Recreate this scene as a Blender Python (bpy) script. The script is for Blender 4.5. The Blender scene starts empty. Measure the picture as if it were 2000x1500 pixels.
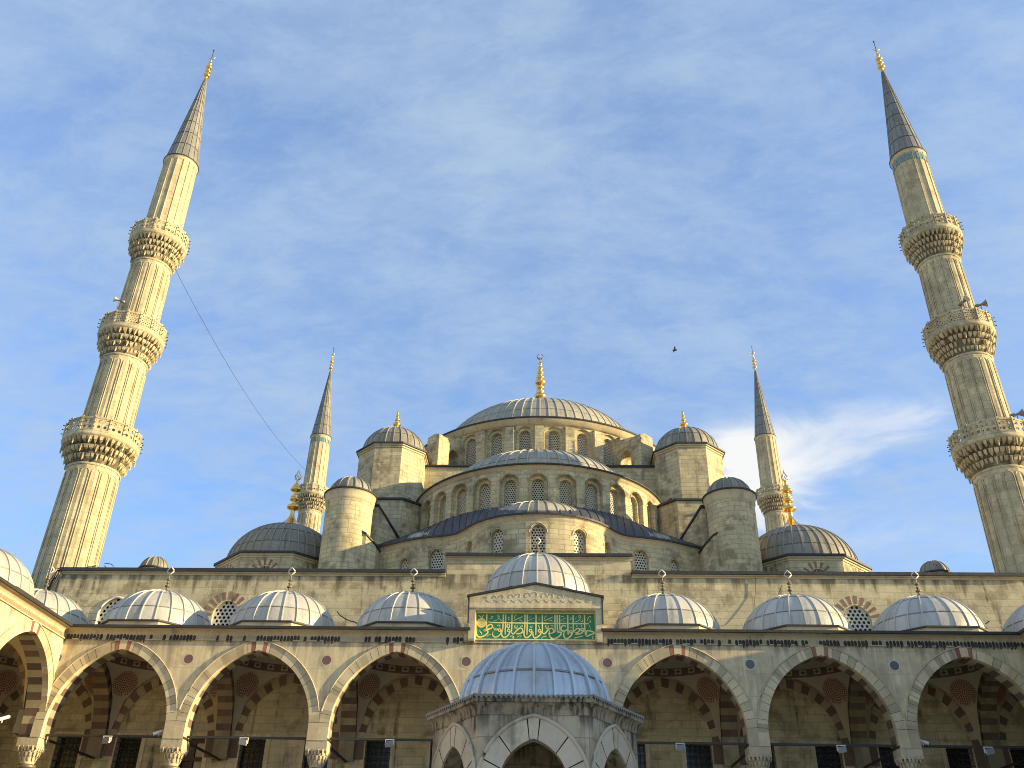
import bpy, math, random
from mathutils import Vector, Matrix
R = random.Random(7)
PI = math.pi
sc = bpy.context.scene
col = sc.collection

# ------------------------------------------------------------------ camera
CAM = Vector((0.3344, -40.9139, 0.0))
pitch, yaw, roll = 0.5466, 0.0411, 0.0200
fwd = Vector((-math.sin(yaw) * math.cos(pitch), math.cos(yaw) * math.cos(pitch), math.sin(pitch)))
rt = Vector((math.cos(yaw), math.sin(yaw), 0))
up = rt.cross(fwd)
r2 = rt * math.cos(roll) + up * math.sin(roll)
u2 = up * math.cos(roll) - rt * math.sin(roll)
cd = bpy.data.cameras.new('camera')
cam = bpy.data.objects.new('camera', cd)
col.objects.link(cam)
m = Matrix((r2, u2, -fwd)).transposed().to_4x4()
m.translation = CAM
cam.matrix_world = m
cd.sensor_width = 36
cd.lens = 1763.3337 / 2000 * 36
cd.clip_end = 6000
sc.camera = cam

# ------------------------------------------------------------------ sun, sky, exposure
SUN = Vector((1.0, -0.14, 0.235)).normalized()
sun_el = math.asin(SUN.z)
sun_az = math.atan2(SUN.x, SUN.y)
ld = bpy.data.lights.new('sun', 'SUN')
ld.energy = 5.0
ld.angle = math.radians(0.5)
ld.color = (1.0, 0.79, 0.43)
lo = bpy.data.objects.new('sun', ld)
col.objects.link(lo)
lo.rotation_euler = SUN.to_track_quat('Z', 'Y').to_euler()
lo.location = (60, -40, 60)
w = bpy.data.worlds.new('World')
sc.world = w
w.use_nodes = True
nt = w.node_tree
for n in list(nt.nodes):
    nt.nodes.remove(n)
def wn(t, **k):
    n = nt.nodes.new(t)
    for a, b in k.items():
        setattr(n, a, b)
    return n
def wmath(op, a, b=None, c=None):
    n = wn('ShaderNodeMath', operation=op)
    for i, x in enumerate((a, b, c)):
        if x is None: continue
        if isinstance(x, (int, float)): n.inputs[i].default_value = x
        else: nt.links.new(x, n.inputs[i])
    return n.outputs[0]
sky = wn('ShaderNodeTexSky', sky_type='NISHITA')
sky.sun_disc = False
sky.sun_elevation = sun_el
sky.sun_rotation = sun_az
sky.air_density = 1.0
sky.dust_density = 0.4
sky.ozone_density = 3.0
tc = wn('ShaderNodeTexCoord')
sp = wn('ShaderNodeSeparateXYZ')
nt.links.new(tc.outputs['Generated'], sp.inputs[0])
zz = wmath('ADD', wmath('MAXIMUM', sp.outputs[2], 0.0), 0.22)
cx = wmath('DIVIDE', sp.outputs[0], zz)
cy = wmath('DIVIDE', sp.outputs[1], zz)
cmb = wn('ShaderNodeCombineXYZ')
nt.links.new(cx, cmb.inputs[0]); nt.links.new(cy, cmb.inputs[1])
mp = wn('ShaderNodeMapping')
mp.inputs['Rotation'].default_value = (0, 0, 0.9)
mp.inputs['Scale'].default_value = (1.0, 1.7, 1)
nt.links.new(cmb.outputs[0], mp.inputs[0])
def cloud(scale, detail, rough, lo_, hi_, dist=0.35, loc=None):
    n = wn('ShaderNodeTexNoise')
    n.inputs['Scale'].default_value = scale
    n.inputs['Detail'].default_value = detail
    n.inputs['Roughness'].default_value = rough
    n.inputs['Distortion'].default_value = dist
    nt.links.new(mp.outputs[0], n.inputs['Vector'])
    r_ = wn('ShaderNodeMapRange', interpolation_type='SMOOTHSTEP')
    r_.inputs[1].default_value = lo_; r_.inputs[2].default_value = hi_
    nt.links.new(n.outputs[0], r_.inputs[0])
    return r_.outputs[0]
c1 = cloud(2.3, 10, 0.66, 0.32, 0.68)
c2 = cloud(8.5, 10, 0.70, 0.34, 0.68, 0.3)
cv = wmath('ADD', wmath('MULTIPLY', c1, 0.58), wmath('MULTIPLY', c2, 0.44))
# the one bright fair-weather wisp low on the right: a wedge in direction space
def dirv(px, py):
    return (r2 * ((px - 1000) / 1763.3337) + u2 * (-(py - 750) / 1763.3337) + fwd).normalized()
def blob(px, py, sx, sy, rotdeg):
    d = dirv(px, py)
    ax = Vector((d.y, -d.x, 0)).normalized()
    ay = ax.cross(d) * -1
    ca, sa = math.cos(math.radians(rotdeg)), math.sin(math.radians(rotdeg))
    a1 = ax * ca + ay * sa; a2 = ay * ca - ax * sa
    outs = []
    for a, s in ((a1, sx), (a2, sy)):
        dp = wn('ShaderNodeVectorMath', operation='DOT_PRODUCT')
        nt.links.new(tc.outputs['Generated'], dp.inputs[0]); dp.inputs[1].default_value = a
        t = wmath('DIVIDE', wmath('SUBTRACT', dp.outputs['Value'], a.dot(d)), s)
        outs.append(wmath('MULTIPLY', t, t))
    s_ = wmath('ADD', outs[0], outs[1])
    return wmath('POWER', 2.718, wmath('MULTIPLY', s_, -1.0))
wv = cloud(5.0, 6, 0.6, 0.25, 0.7, 1.0)
def edge(p, q, soft):       # signed side of the great circle through two directions, softened and frayed by noise
    n = dirv(*p).cross(dirv(*q)).normalized()
    dp = wn('ShaderNodeVectorMath', operation='DOT_PRODUCT')
    nt.links.new(tc.outputs['Generated'], dp.inputs[0]); dp.inputs[1].default_value = n
    v = wmath('ADD', dp.outputs['Value'], wmath('MULTIPLY', wmath('SUBTRACT', wv, 0.45), soft * 1.1))
    r_ = wn('ShaderNodeMapRange', interpolation_type='SMOOTHSTEP')
    r_.inputs[1].default_value = -soft; r_.inputs[2].default_value = soft
    nt.links.new(v, r_.inputs[0])
    return r_.outputs[0]
wedge = wmath('MULTIPLY', wmath('MULTIPLY', edge((1450, 838), (1860, 798), .020), edge((1840, 798), (1545, 985), .024)), edge((1420, 1000), (1405, 840), .03))
b = wmath('MULTIPLY', wedge, wmath('ADD', wmath('MULTIPLY', blob(1480, 920, .07, .045, 10), .68), wmath('ADD', wmath('MULTIPLY', wv, 0.35), 0.22)))
b = wmath('ADD', b, wmath('MULTIPLY', wmath('MULTIPLY', blob(1640, 1040, .16, .03, 12), wv), 0.22))
b = wmath('ADD', b, wmath('MULTIPLY', blob(1430, 905, .04, .04, 0), .45))
mixc = wn('ShaderNodeMix', data_type='RGBA')
tint = wn('ShaderNodeMix', data_type='RGBA', blend_type='MULTIPLY')
tint.inputs[0].default_value = 1.0
nt.links.new(sky.outputs[0], tint.inputs[6])
tint.inputs[7].default_value = (1.12, 1.45, 1.85, 1)
mixc.clamp_factor = True
nt.links.new(wmath('ADD', wmath('MULTIPLY', cv, 0.58), 0.32), mixc.inputs[0])
nt.links.new(tint.outputs[2], mixc.inputs[6])
mixc.inputs[7].default_value = (2.3, 3.0, 3.95, 1)
mix2 = wn('ShaderNodeMix', data_type='RGBA')
mix2.clamp_factor = True
nt.links.new(b, mix2.inputs[0])
nt.links.new(mixc.outputs[2], mix2.inputs[6])
mix2.inputs[7].default_value = (4.6, 4.7, 4.7, 1)
bg = wn('ShaderNodeBackground')
bg.inputs[1].default_value = 0.10
nt.links.new(mix2.outputs[2], bg.inputs[0])
ow = wn('ShaderNodeOutputWorld')
nt.links.new(bg.outputs[0], ow.inputs[0])
sc.view_settings.view_transform = 'Standard'
sc.view_settings.look = 'None'
sc.view_settings.exposure = 1.02
sc.view_settings.gamma = 1.0
sc.cycles.filter_width = 1.0
sc.cycles.max_bounces = 8
sc.cycles.diffuse_bounces = 4

# ------------------------------------------------------------------ materials
def mat(name):
    m_ = bpy.data.materials.new(name)
    m_.use_nodes = True
    t = m_.node_tree
    b_ = t.nodes['Principled BSDF']
    return m_, t, b_
def N(t, typ, ins=None, **k):
    n = t.nodes.new(typ)
    for a, v in k.items(): setattr(n, a, v)
    for a, v in (ins or {}).items():
        if hasattr(v, 'links') or hasattr(v, 'is_linked'):
            t.links.new(v, n.inputs[a])
        else:
            n.inputs[a].default_value = v
    return n
def mixrgb(t, fac, a, b_, blend='MIX'):
    n = N(t, 'ShaderNodeMix', data_type='RGBA', blend_type=blend)
    for i, v in ((0, fac), (6, a), (7, b_)):
        if hasattr(v, 'is_linked'): t.links.new(v, n.inputs[i])
        elif i and len(v) == 3: n.inputs[i].default_value = (*v, 1)
        else: n.inputs[i].default_value = v
    return n.outputs[2]
def mth(t, op, a, b_=0.0):
    n = N(t, 'ShaderNodeMath', operation=op)
    for i, v in ((0, a), (1, b_)):
        if hasattr(v, 'is_linked'): t.links.new(v, n.inputs[i])
        else: n.inputs[i].default_value = v
    return n.outputs[0]
def ramp(t, v, lo_, hi_):
    n = N(t, 'ShaderNodeMapRange', {0: v, 1: lo_, 2: hi_}, interpolation_type='SMOOTHSTEP')
    return n.outputs[0]
def stone(name, base, dark, bw=0.85, bh=0.36, stain=0.5, streak=0.5, mortar=0.012, var=0.22, bump=0.5, rough=0.85, blotch=(0.30, 0.235, 0.14), mortar_k=0.72, blo=(0.47, 0.64), stf=(2.6, .22), sto=(.52, .74), runoff=None, vein=0.0):
    m_, t, bs = mat(name)
    uv = N(t, 'ShaderNodeUVMap')
    geo = N(t, 'ShaderNodeNewGeometry')
    # slightly wavy joints so the courses do not look ruled
    wob = N(t, 'ShaderNodeTexNoise', {'Vector': geo.outputs['Position'], 'Scale': 1.3, 'Detail': 2.0})
    off = N(t, 'ShaderNodeVectorMath', {0: wob.outputs['Color'], 1: (0.06, 0.035, 0)}, operation='MULTIPLY')
    vec = N(t, 'ShaderNodeVectorMath', {0: uv.outputs[0], 1: off.outputs[0]}, operation='ADD')
    br = N(t, 'ShaderNodeTexBrick', {'Vector': vec.outputs[0], 'Scale': 1.0, 'Mortar Size': mortar, 'Mortar Smooth': 0.3, 'Bias': 0.0,
           'Brick Width': bw, 'Row Height': bh, 'Color1': (0, 0, 0, 1), 'Color2': (1, 1, 1, 1), 'Mortar': (0.5, 0.5, 0.5, 1)}, offset=0.43, squash=0.8, squash_frequency=3)
    n1 = N(t, 'ShaderNodeTexNoise', {'Vector': geo.outputs['Position'], 'Scale': 0.55, 'Detail': 8.0, 'Roughness': 0.62})
    n2 = N(t, 'ShaderNodeTexNoise', {'Vector': geo.outputs['Position'], 'Scale': 6.0, 'Detail': 6.0, 'Roughness': 0.7})
    stv = N(t, 'ShaderNodeVectorMath', {0: geo.outputs['Position'], 1: (stf[0], stf[0], stf[1])}, operation='MULTIPLY')
    n3 = N(t, 'ShaderNodeTexNoise', {'Vector': stv.outputs[0], 'Scale': 1.0, 'Detail': 5.0, 'Roughness': 0.6})
    lum = mth(t, 'ADD', mth(t, 'MULTIPLY', mth(t, 'SUBTRACT', br.outputs['Color'], 0.5), var * 2), 1.0)
    at = N(t, 'ShaderNodeAttribute', attribute_name='tint')
    lum = mth(t, 'MULTIPLY', lum, mth(t, 'ADD', at.outputs['Fac'], 1.0))
    lum = mth(t, 'MULTIPLY', lum, mth(t, 'ADD', mth(t, 'MULTIPLY', n2.outputs[0], 0.34), 0.83))
    c = mixrgb(t, mth(t, 'MULTIPLY', ramp(t, br.outputs['Color'], 0.55, 1.0), 0.35), base, tuple(x * y for x, y in zip(base, (1.05, 0.93, 0.80))))
    cc = N(t, 'ShaderNodeVectorMath', {0: c}, operation='SCALE'); t.links.new(lum, cc.inputs['Scale'])
    bsel = mth(t, 'MULTIPLY', mth(t, 'SUBTRACT', br.outputs['Color'], 0.5), 0.16 if mortar else 0.0)
    n4 = N(t, 'ShaderNodeTexNoise', {'Vector': geo.outputs['Position'], 'Scale': 1.7, 'Detail': 6.0, 'Roughness': 0.65})
    mixn = mth(t, 'ADD', mth(t, 'MULTIPLY', n1.outputs[0], 0.6), mth(t, 'MULTIPLY', n4.outputs[0], 0.4))
    c = mixrgb(t, mth(t, 'MULTIPLY', ramp(t, mth(t, 'SUBTRACT', 0.80, mth(t, 'ADD', mixn, bsel)), 0.30, 0.46), 0.45), cc.outputs[0], tuple(min(1, x * 1.13) for x in base))
    c = mixrgb(t, mth(t, 'MULTIPLY', ramp(t, mth(t, 'ADD', mixn, bsel), *blo), stain), c, blotch)
    c = mixrgb(t, mth(t, 'MULTIPLY', mth(t, 'MULTIPLY', ramp(t, n3.outputs[0], *sto), ramp(t, n4.outputs[0], .36, .58)), streak), c, dark)
    if vein:
        vm = N(t, 'ShaderNodeMapping', {'Vector': geo.outputs['Position']})
        vm.inputs['Rotation'].default_value = (0.2, 0.75, 0.3); vm.inputs['Scale'].default_value = (4.5, 4.5, 0.45)
        vn = N(t, 'ShaderNodeTexNoise', {'Vector': vm.outputs[0], 'Scale': 1.0, 'Detail': 6.0, 'Roughness': 0.65, 'Distortion': 0.8})
        vf = mth(t, 'ADD', 1.0 - vein * .5, mth(t, 'MULTIPLY', ramp(t, vn.outputs[0], .35, .68), vein))
        vs = N(t, 'ShaderNodeVectorMath', {0: c}, operation='SCALE'); t.links.new(vf, vs.inputs['Scale'])
        c = vs.outputs[0]
    if runoff:      # soot washed down from the ledge above, in narrow tongues of uneven length
        px_ = N(t, 'ShaderNodeSeparateXYZ', {0: geo.outputs['Position']})
        rv = N(t, 'ShaderNodeVectorMath', {0: geo.outputs['Position'], 1: (runoff[2], runoff[2], .12)}, operation='MULTIPLY')
        rn = N(t, 'ShaderNodeTexNoise', {'Vector': rv.outputs[0], 'Scale': 1.0, 'Detail': 4.0, 'Roughness': 0.6})
        down = mth(t, 'DIVIDE', mth(t, 'SUBTRACT', runoff[0], px_.outputs[2]), runoff[1])
        tong = ramp(t, mth(t, 'SUBTRACT', mth(t, 'MULTIPLY', rn.outputs[0], 1.9), mth(t, 'ADD', down, 0.62)), 0.0, 0.45)
        tong = mth(t, 'MULTIPLY', tong, ramp(t, down, -0.02, 0.02))
        c = mixrgb(t, mth(t, 'MULTIPLY', tong, 0.75), c, dark)
    c = mixrgb(t, mth(t, 'MULTIPLY', br.outputs['Fac'], mortar_k), c, tuple(x * 0.42 for x in base))
    t.links.new(c, bs.inputs['Base Color'])
    bs.inputs['Roughness'].default_value = rough
    bs.inputs['Specular IOR Level'].default_value = 0.25
    hgt = mth(t, 'ADD', mth(t, 'MULTIPLY', n2.outputs[0], 0.5), mth(t, 'MULTIPLY', br.outputs['Color'], 0.25))
    hgt = mth(t, 'SUBTRACT', hgt, mth(t, 'MULTIPLY', br.outputs['Fac'], 0.6))
    bp = N(t, 'ShaderNodeBump', {'Height': hgt, 'Strength': bump, 'Distance': 0.04})
    t.links.new(bp.outputs[0], bs.inputs['Normal'])
    return m_
def lead(name, base, metal, rough, streak=0.5, light=(0.5, 0.5, 0.48), blot=0.3):
    m_, t, bs = mat(name)
    geo = N(t, 'ShaderNodeNewGeometry')
    uv = N(t, 'ShaderNodeUVMap')
    sv = N(t, 'ShaderNodeVectorMath', {0: uv.outputs[0], 1: (5.0, 0.35, 1)}, operation='MULTIPLY')
    n1 = N(t, 'ShaderNodeTexNoise', {'Vector': sv.outputs[0], 'Scale': 1.0, 'Detail': 5.0, 'Roughness': 0.6})
    n2 = N(t, 'ShaderNodeTexNoise', {'Vector': geo.outputs['Position'], 'Scale': 1.3, 'Detail': 7.0, 'Roughness': 0.65})
    at = N(t, 'ShaderNodeAttribute', attribute_name='tint')
    c = mixrgb(t, mth(t, 'MULTIPLY', ramp(t, n1.outputs[0], 0.48, 0.72), streak), base, tuple(x * 0.35 for x in base))
    c = mixrgb(t, mth(t, 'MULTIPLY', ramp(t, n2.outputs[0], 0.48, 0.75), blot), c, light)
    sc_ = N(t, 'ShaderNodeVectorMath', {0: c}, operation='SCALE')
    t.links.new(mth(t, 'ADD', at.outputs['Fac'], 1.0), sc_.inputs['Scale'])
    t.links.new(sc_.outputs[0], bs.inputs['Base Color'])
    bs.inputs['Metallic'].default_value = metal
    t.links.new(mth(t, 'ADD', mth(t, 'MULTIPLY', n2.outputs[0], 0.3), rough - 0.15), bs.inputs['Roughness'])
    bp = N(t, 'ShaderNodeBump', {'Height': n2.outputs[0], 'Strength': 0.55, 'Distance': 0.08})
    t.links.new(bp.outputs[0], bs.inputs['Normal'])
    return m_
def plain(name, base, rough=0.6, metal=0.0, var=0.15, scale=5.0, spec=0.5):
    m_, t, bs = mat(name)
    geo = N(t, 'ShaderNodeNewGeometry')
    n2 = N(t, 'ShaderNodeTexNoise', {'Vector': geo.outputs['Position'], 'Scale': scale, 'Detail': 5.0, 'Roughness': 0.6})
    at = N(t, 'ShaderNodeAttribute', attribute_name='tint')
    k = mth(t, 'MULTIPLY', mth(t, 'ADD', at.outputs['Fac'], 1.0), mth(t, 'ADD', mth(t, 'MULTIPLY', n2.outputs[0], var * 2), 1 - var))
    s_ = N(t, 'ShaderNodeVectorMath', {0: base}, operation='SCALE')
    t.links.new(k, s_.inputs['Scale'])
    t.links.new(s_.outputs[0], bs.inputs['Base Color'])
    bs.inputs['Roughness'].default_value = rough
    bs.inputs['Metallic'].default_value = metal
    bs.inputs['Specular IOR Level'].default_value = spec
    return m_
LIME = stone('limestone', (0.55, 0.465, 0.275), (0.10, 0.08, 0.045), 0.78, 0.31, stain=0.85, streak=0.7, mortar=0.018, var=0.27, mortar_k=0.66, blotch=(0.21, 0.175, 0.105))
LIMEW = stone('hall wall limestone', (0.60, 0.51, 0.305), (0.075, 0.062, 0.036), 1.05, 0.37, stain=0.78, streak=0.95, mortar=0.015, var=0.23, mortar_k=0.54, blotch=(0.235, 0.195, 0.115), runoff=(16.75, 2.2, 1.7))
MINST = stone('minaret limestone', (0.53, 0.445, 0.265), (0.20, 0.155, 0.10), 0.7, 0.55, stain=0.65, streak=0.55, mortar=0.014, var=0.25, mortar_k=0.6, blotch=(0.25, 0.195, 0.115))
TRIM = stone('trim stone', (0.53, 0.45, 0.29), (0.12, 0.10, 0.07), 1.4, 3.0, stain=0.4, streak=0.45, mortar=0.006, var=0.08)
MARB = stone('marble facing', (0.63, 0.525, 0.315), (0.22, 0.185, 0.13), 2.1, 1.0, stain=0.55, streak=0.5, mortar=0.007, var=0.09, bump=0.15, rough=0.6, blotch=(0.34, 0.295, 0.205), mortar_k=0.6, vein=0.30, runoff=(11.3, 1.5, 2.4))
VOUS = stone('voussoir stone', (0.61, 0.505, 0.31), (0.18, 0.15, 0.12), 9.0, 9.0, stain=0.3, streak=0.2, mortar=0.0, var=0.0, bump=0.3)
FOUNT = stone('fountain marble', (0.46, 0.39, 0.27), (0.045, 0.038, 0.028), 1.25, 0.62, stain=0.85, streak=0.95, mortar=0.010, var=0.16, bump=0.5, rough=0.6, blotch=(0.15, 0.122, 0.08), blo=(.40, .66), stf=(5.0, .45), sto=(.46, .68), runoff=(4.25, 1.1, 5.0))
FOUNTC = stone('fountain cornice marble', (0.37, 0.31, 0.21), (0.03, 0.026, 0.02), 1.6, 3.0, stain=0.7, streak=0.95, mortar=0.0, var=0.1, bump=0.4, rough=0.6, blotch=(0.13, 0.11, 0.08), blo=(.40, .62), stf=(9.0, .7), sto=(.42, .60))
FOUNTV = stone('fountain arch marble', (0.53, 0.455, 0.33), (0.10, 0.08, 0.055), 9, 9, stain=0.75, streak=0.5, mortar=0.0, var=0.0, bump=0.4, rough=0.6, blotch=(0.30, 0.25, 0.17), stf=(4.0, .6))
PLAS = plain('plaster', (0.50, 0.42, 0.275), 0.9, var=0.12, scale=2.0)
REDST = plain('red stone', (0.34, 0.13, 0.075), 0.75, var=0.25)
BRICKR = plain('brick red', (0.27, 0.14, 0.085), 0.85, var=0.25)
DKRED = plain('brown red stone', (0.165, 0.105, 0.07), 0.8, var=0.25)
REDP = plain('red paint', (0.25, 0.06, 0.035), 0.85, var=0.2)
FRIEZE = plain('carved red frieze', (0.42, 0.25, 0.13), 0.85, var=0.25)
PORPH = plain('porphyry', (0.17, 0.085, 0.075), 0.35, var=0.25, scale=30)
GRDISC = plain('grey green stone', (0.10, 0.105, 0.09), 0.35, var=0.25, scale=30)
WHITE = plain('white stone', (0.62, 0.58, 0.48), 0.7, var=0.1)
CRUST = plain('black crust', (0.035, 0.03, 0.025), 0.95, var=0.4, scale=9)
LEADN = lead('pale lead', (0.49, 0.455, 0.37), 0.15, 0.45, 0.42, (0.62, 0.575, 0.46), 0.5)
LEADF = lead('blue lead', (0.50, 0.52, 0.51), 0.70, 0.33, 0.45, (0.36, 0.31, 0.24), 0.6)
LEADO = lead('old lead', (0.36, 0.325, 0.235), 0.05, 0.55, 0.6, (0.50, 0.455, 0.34), 0.45)
LEADC = lead('weathered lead', (0.25, 0.225, 0.165), 0.06, 0.55, 0.92, (0.38, 0.34, 0.255), 0.5)
LEADS = lead('spire lead', (0.22, 0.205, 0.165), 0.06, 0.5, 0.5, (0.34, 0.32, 0.26), 0.35)
LEADD = lead('dark lead', (0.055, 0.056, 0.062), 0.1, 0.55, 0.5, (0.20, 0.19, 0.17), 0.25)
LEADE = lead('lead edge', (0.035, 0.033, 0.03), 0.1, 0.6, 0.3, (0.12, 0.11, 0.09), 0.2)
GOLD = plain('gilded copper', (0.85, 0.55, 0.16), 0.28, 1.0, var=0.06)
BRONZ = plain('dull bronze', (0.20, 0.16, 0.10), 0.5, 0.5, var=0.2)
IRON = plain('dark iron', (0.045, 0.038, 0.03), 0.6, 0.2)
GLASS = plain('dark glass', (0.018, 0.017, 0.016), 0.25, 0.0, var=0.3, spec=0.6)
GRIL = plain('pierced plaster', (0.50, 0.45, 0.33), 0.85, var=0.2)
GRILW = plain('white pierced plaster', (0.62, 0.57, 0.44), 0.85, var=0.12)
WOOD = plain('dark wood', (0.10, 0.045, 0.022), 0.6, var=0.3, scale=8)
GREENP = plain('green enamel', (0.03, 0.215, 0.085), 0.45, var=0.12)
GILT = plain('gilt lettering', (0.92, 0.75, 0.22), 0.5, 0.0, var=0.08)
TURQ = plain('turquoise tile', (0.14, 0.26, 0.24), 0.3, var=0.2)
WHITEM = plain('white metal', (0.75, 0.74, 0.70), 0.4, var=0.05)
GREYM = plain('grey metal', (0.22, 0.21, 0.20), 0.45, 0.4, var=0.1)
PAVE = stone('courtyard paving', (0.52, 0.46, 0.34), (0.2, 0.18, 0.15), 1.2, 0.8, stain=0.3, streak=0.0, bump=0.2, rough=0.6)
WATERD = plain('dark grey tank lattice', (0.10, 0.10, 0.095), 0.6)  # dark grey of the fountain's inner tank

# ------------------------------------------------------------------ mesh helpers
class MB:
    def __init__(s):
        s.v = []; s.f = []; s.uv = []; s.mi = []; s.ti = []; s.sm = []
    def face(s, pts, uv=None, mat=0, tint=0.0, smooth=False):
        i0 = len(s.v)
        s.v.extend([tuple(p) for p in pts])
        s.f.append(tuple(range(i0, i0 + len(pts))))
        s.uv.append(uv); s.mi.append(mat); s.ti.append(tint); s.sm.append(smooth)
    def box(s, x0, x1, y0, y1, z0, z1, mat=0, tint=0.0, skip=''):
        P = lambda x, y, z: (x, y, z)
        if 'f' not in skip: s.face([P(x0, y0, z0), P(x1, y0, z0), P(x1, y0, z1), P(x0, y0, z1)], None, mat, tint)
        if 'b' not in skip: s.face([P(x1, y1, z0), P(x0, y1, z0), P(x0, y1, z1), P(x1, y1, z1)], None, mat, tint)
        if 'l' not in skip: s.face([P(x0, y1, z0), P(x0, y0, z0), P(x0, y0, z1), P(x0, y1, z1)], None, mat, tint)
        if 'r' not in skip: s.face([P(x1, y0, z0), P(x1, y1, z0), P(x1, y1, z1), P(x1, y0, z1)], None, mat, tint)
        if 't' not in skip: s.face([P(x0, y0, z1), P(x1, y0, z1), P(x1, y1, z1), P(x0, y1, z1)], None, mat, tint)
        if 'd' not in skip: s.face([P(x0, y1, z0), P(x1, y1, z0), P(x1, y0, z0), P(x0, y0, z0)], None, mat, tint)
    def obox(s, T, u0, u1, d0, d1, z0, z1, mat=0, tint=0.0):
        C = [T(u, d, z) for z in (z0, z1) for d in (d0, d1) for u in (u0, u1)]
        for q in ((0, 1, 5, 4), (3, 2, 6, 7), (2, 0, 4, 6), (1, 3, 7, 5), (4, 5, 7, 6), (2, 3, 1, 0)):
            s.face([C[k] for k in q], None, mat, tint)
    def prism(s, poly, z0, z1, mat=0, tint=0.0, top=True, bottom=True, ztop=None):
        n = len(poly)
        zt = ztop or [z1] * n
        for i in range(n):
            a, b_ = poly[i], poly[(i + 1) % n]
            s.face([(*a, z0), (*b_, z0), (*b_, zt[(i + 1) % n]), (*a, zt[i])], None, mat, tint)
        if top: s.face([(*p, z) for p, z in zip(poly, zt)], None, mat, tint)
        if bottom: s.face([(*p, z0) for p in reversed(poly)], None, mat, tint)
    def lathe(s, prof, n, c=(0, 0), a0=0.0, a1=2 * PI, mat=0, smooth=True, tintf=None, rot=0.0):
        arc = [0.0]
        for k in range(1, len(prof)):
            arc.append(arc[-1] + math.hypot(prof[k][0] - prof[k - 1][0], prof[k][1] - prof[k - 1][1]))
        rm = max(p[0] for p in prof)
        for i in range(n):
            t0 = a0 + (a1 - a0) * i / n + rot; t1 = a0 + (a1 - a0) * (i + 1) / n + rot
            for k in range(len(prof) - 1):
                (ra, za), (rb, zb) = prof[k], prof[k + 1]
                P = [(c[0] + ra * math.cos(t0), c[1] + ra * math.sin(t0), za), (c[0] + ra * math.cos(t1), c[1] + ra * math.sin(t1), za),
                     (c[0] + rb * math.cos(t1), c[1] + rb * math.sin(t1), zb), (c[0] + rb * math.cos(t0), c[1] + rb * math.sin(t0), zb)]
                U = [(t0 * rm, arc[k]), (t1 * rm, arc[k]), (t1 * rm, arc[k + 1]), (t0 * rm, arc[k + 1])]
                if rb < 1e-6: P = P[:3]; U = U[:3]
                elif ra < 1e-6: P = [P[0], P[2], P[3]]; U = [U[0], U[2], U[3]]
                s.face(P, U, mat, tintf(i, k) if tintf else 0.0, smooth)
    def tube(s, pts, r, n=6, mat=0, tint=0.0, closed=False, cap=True):
        pts = [Vector(p) for p in pts]
        rs = r if isinstance(r, (list, tuple)) else [r] * len(pts)
        rings = []
        m_ = len(pts)
        for i, p in enumerate(pts):
            a = pts[(i - 1) % m_] if (closed or i > 0) else p
            b_ = pts[(i + 1) % m_] if (closed or i < m_ - 1) else p
            t = (b_ - a).normalized()
            ref = Vector((0, 0, 1)) if abs(t.z) < 0.92 else Vector((1, 0, 0))
            x = t.cross(ref).normalized(); y = x.cross(t)
            rings.append([p + (x * math.cos(2 * PI * k / n) + y * math.sin(2 * PI * k / n)) * rs[i] for k in range(n)])
        for i in range(m_ if closed else m_ - 1):
            A, B = rings[i], rings[(i + 1) % m_]
            for k in range(n):
                s.face([A[k], A[(k + 1) % n], B[(k + 1) % n], B[k]], None, mat, tint, True)
        if cap and not closed:
            s.face(rings[0], None, mat, tint); s.face(list(reversed(rings[-1])), None, mat, tint)
    def build(s, name, mats, parent=None, loc=(0, 0, 0), rotz=0.0):
        me = bpy.data.meshes.new(name)
        L = Vector(loc)
        me.from_pydata([tuple(Vector(p) - L) for p in s.v] if not getattr(s, 'local', False) else s.v, [], s.f)
        uvl = me.uv_layers.new(name='UVMap')
        ox, oz = R.uniform(0, 9), R.uniform(0, 9)
        data = [0.0] * (2 * len(me.loops))
        li = 0
        for fi, f in enumerate(s.f):
            U = s.uv[fi]
            if U is None:
                P = [Vector(s.v[k]) for k in f]
                nrm = Vector((0, 0, 0))
                for k in range(len(P)):
                    nrm += (P[k] - P[0]).cross(P[(k + 1) % len(P)] - P[0])
                if nrm.length > 1e-12: nrm.normalize()
                if abs(nrm.z) > 0.9:
                    U = [(p.x + ox, p.y + oz) for p in P]
                else:
                    t = Vector((-nrm.y, nrm.x, 0)).normalized()
                    U = [(p.dot(t) + ox, p.z) for p in P]
            for q in U:
                data[li] = q[0]; data[li + 1] = q[1]; li += 2
        uvl.data.foreach_set('uv', data)
        me.polygons.foreach_set('material_index', s.mi)
        me.polygons.foreach_set('use_smooth', s.sm)
        at = me.attributes.new('tint', 'FLOAT', 'FACE')
        at.data.foreach_set('value', s.ti)
        for x in (mats if isinstance(mats, (list, tuple)) else [mats]): me.materials.append(x)
        if any(s.sm):
            import bmesh
            bm = bmesh.new(); bm.from_mesh(me)
            bmesh.ops.remove_doubles(bm, verts=bm.verts, dist=1e-4)
            bm.to_mesh(me); bm.free()
        o = bpy.data.objects.new(name, me)
        col.objects.link(o)
        o.location = L
        o.rotation_euler = (0, 0, rotz)
        if parent:
            o.parent = parent
            base = WL.get(parent.name, Vector((0, 0, 0)))
            o.location = L - base
        WL[o.name] = L
        return o
WL = {}
def thing(name, label, cat, loc=(0, 0, 0), group=None):
    o = bpy.data.objects.new(name, None)
    col.objects.link(o)
    o.empty_display_size = 0.5
    o.location = loc
    o['label'] = label; o['category'] = cat
    if group: o['group'] = group
    WL[o.name] = Vector(loc)
    return o
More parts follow.
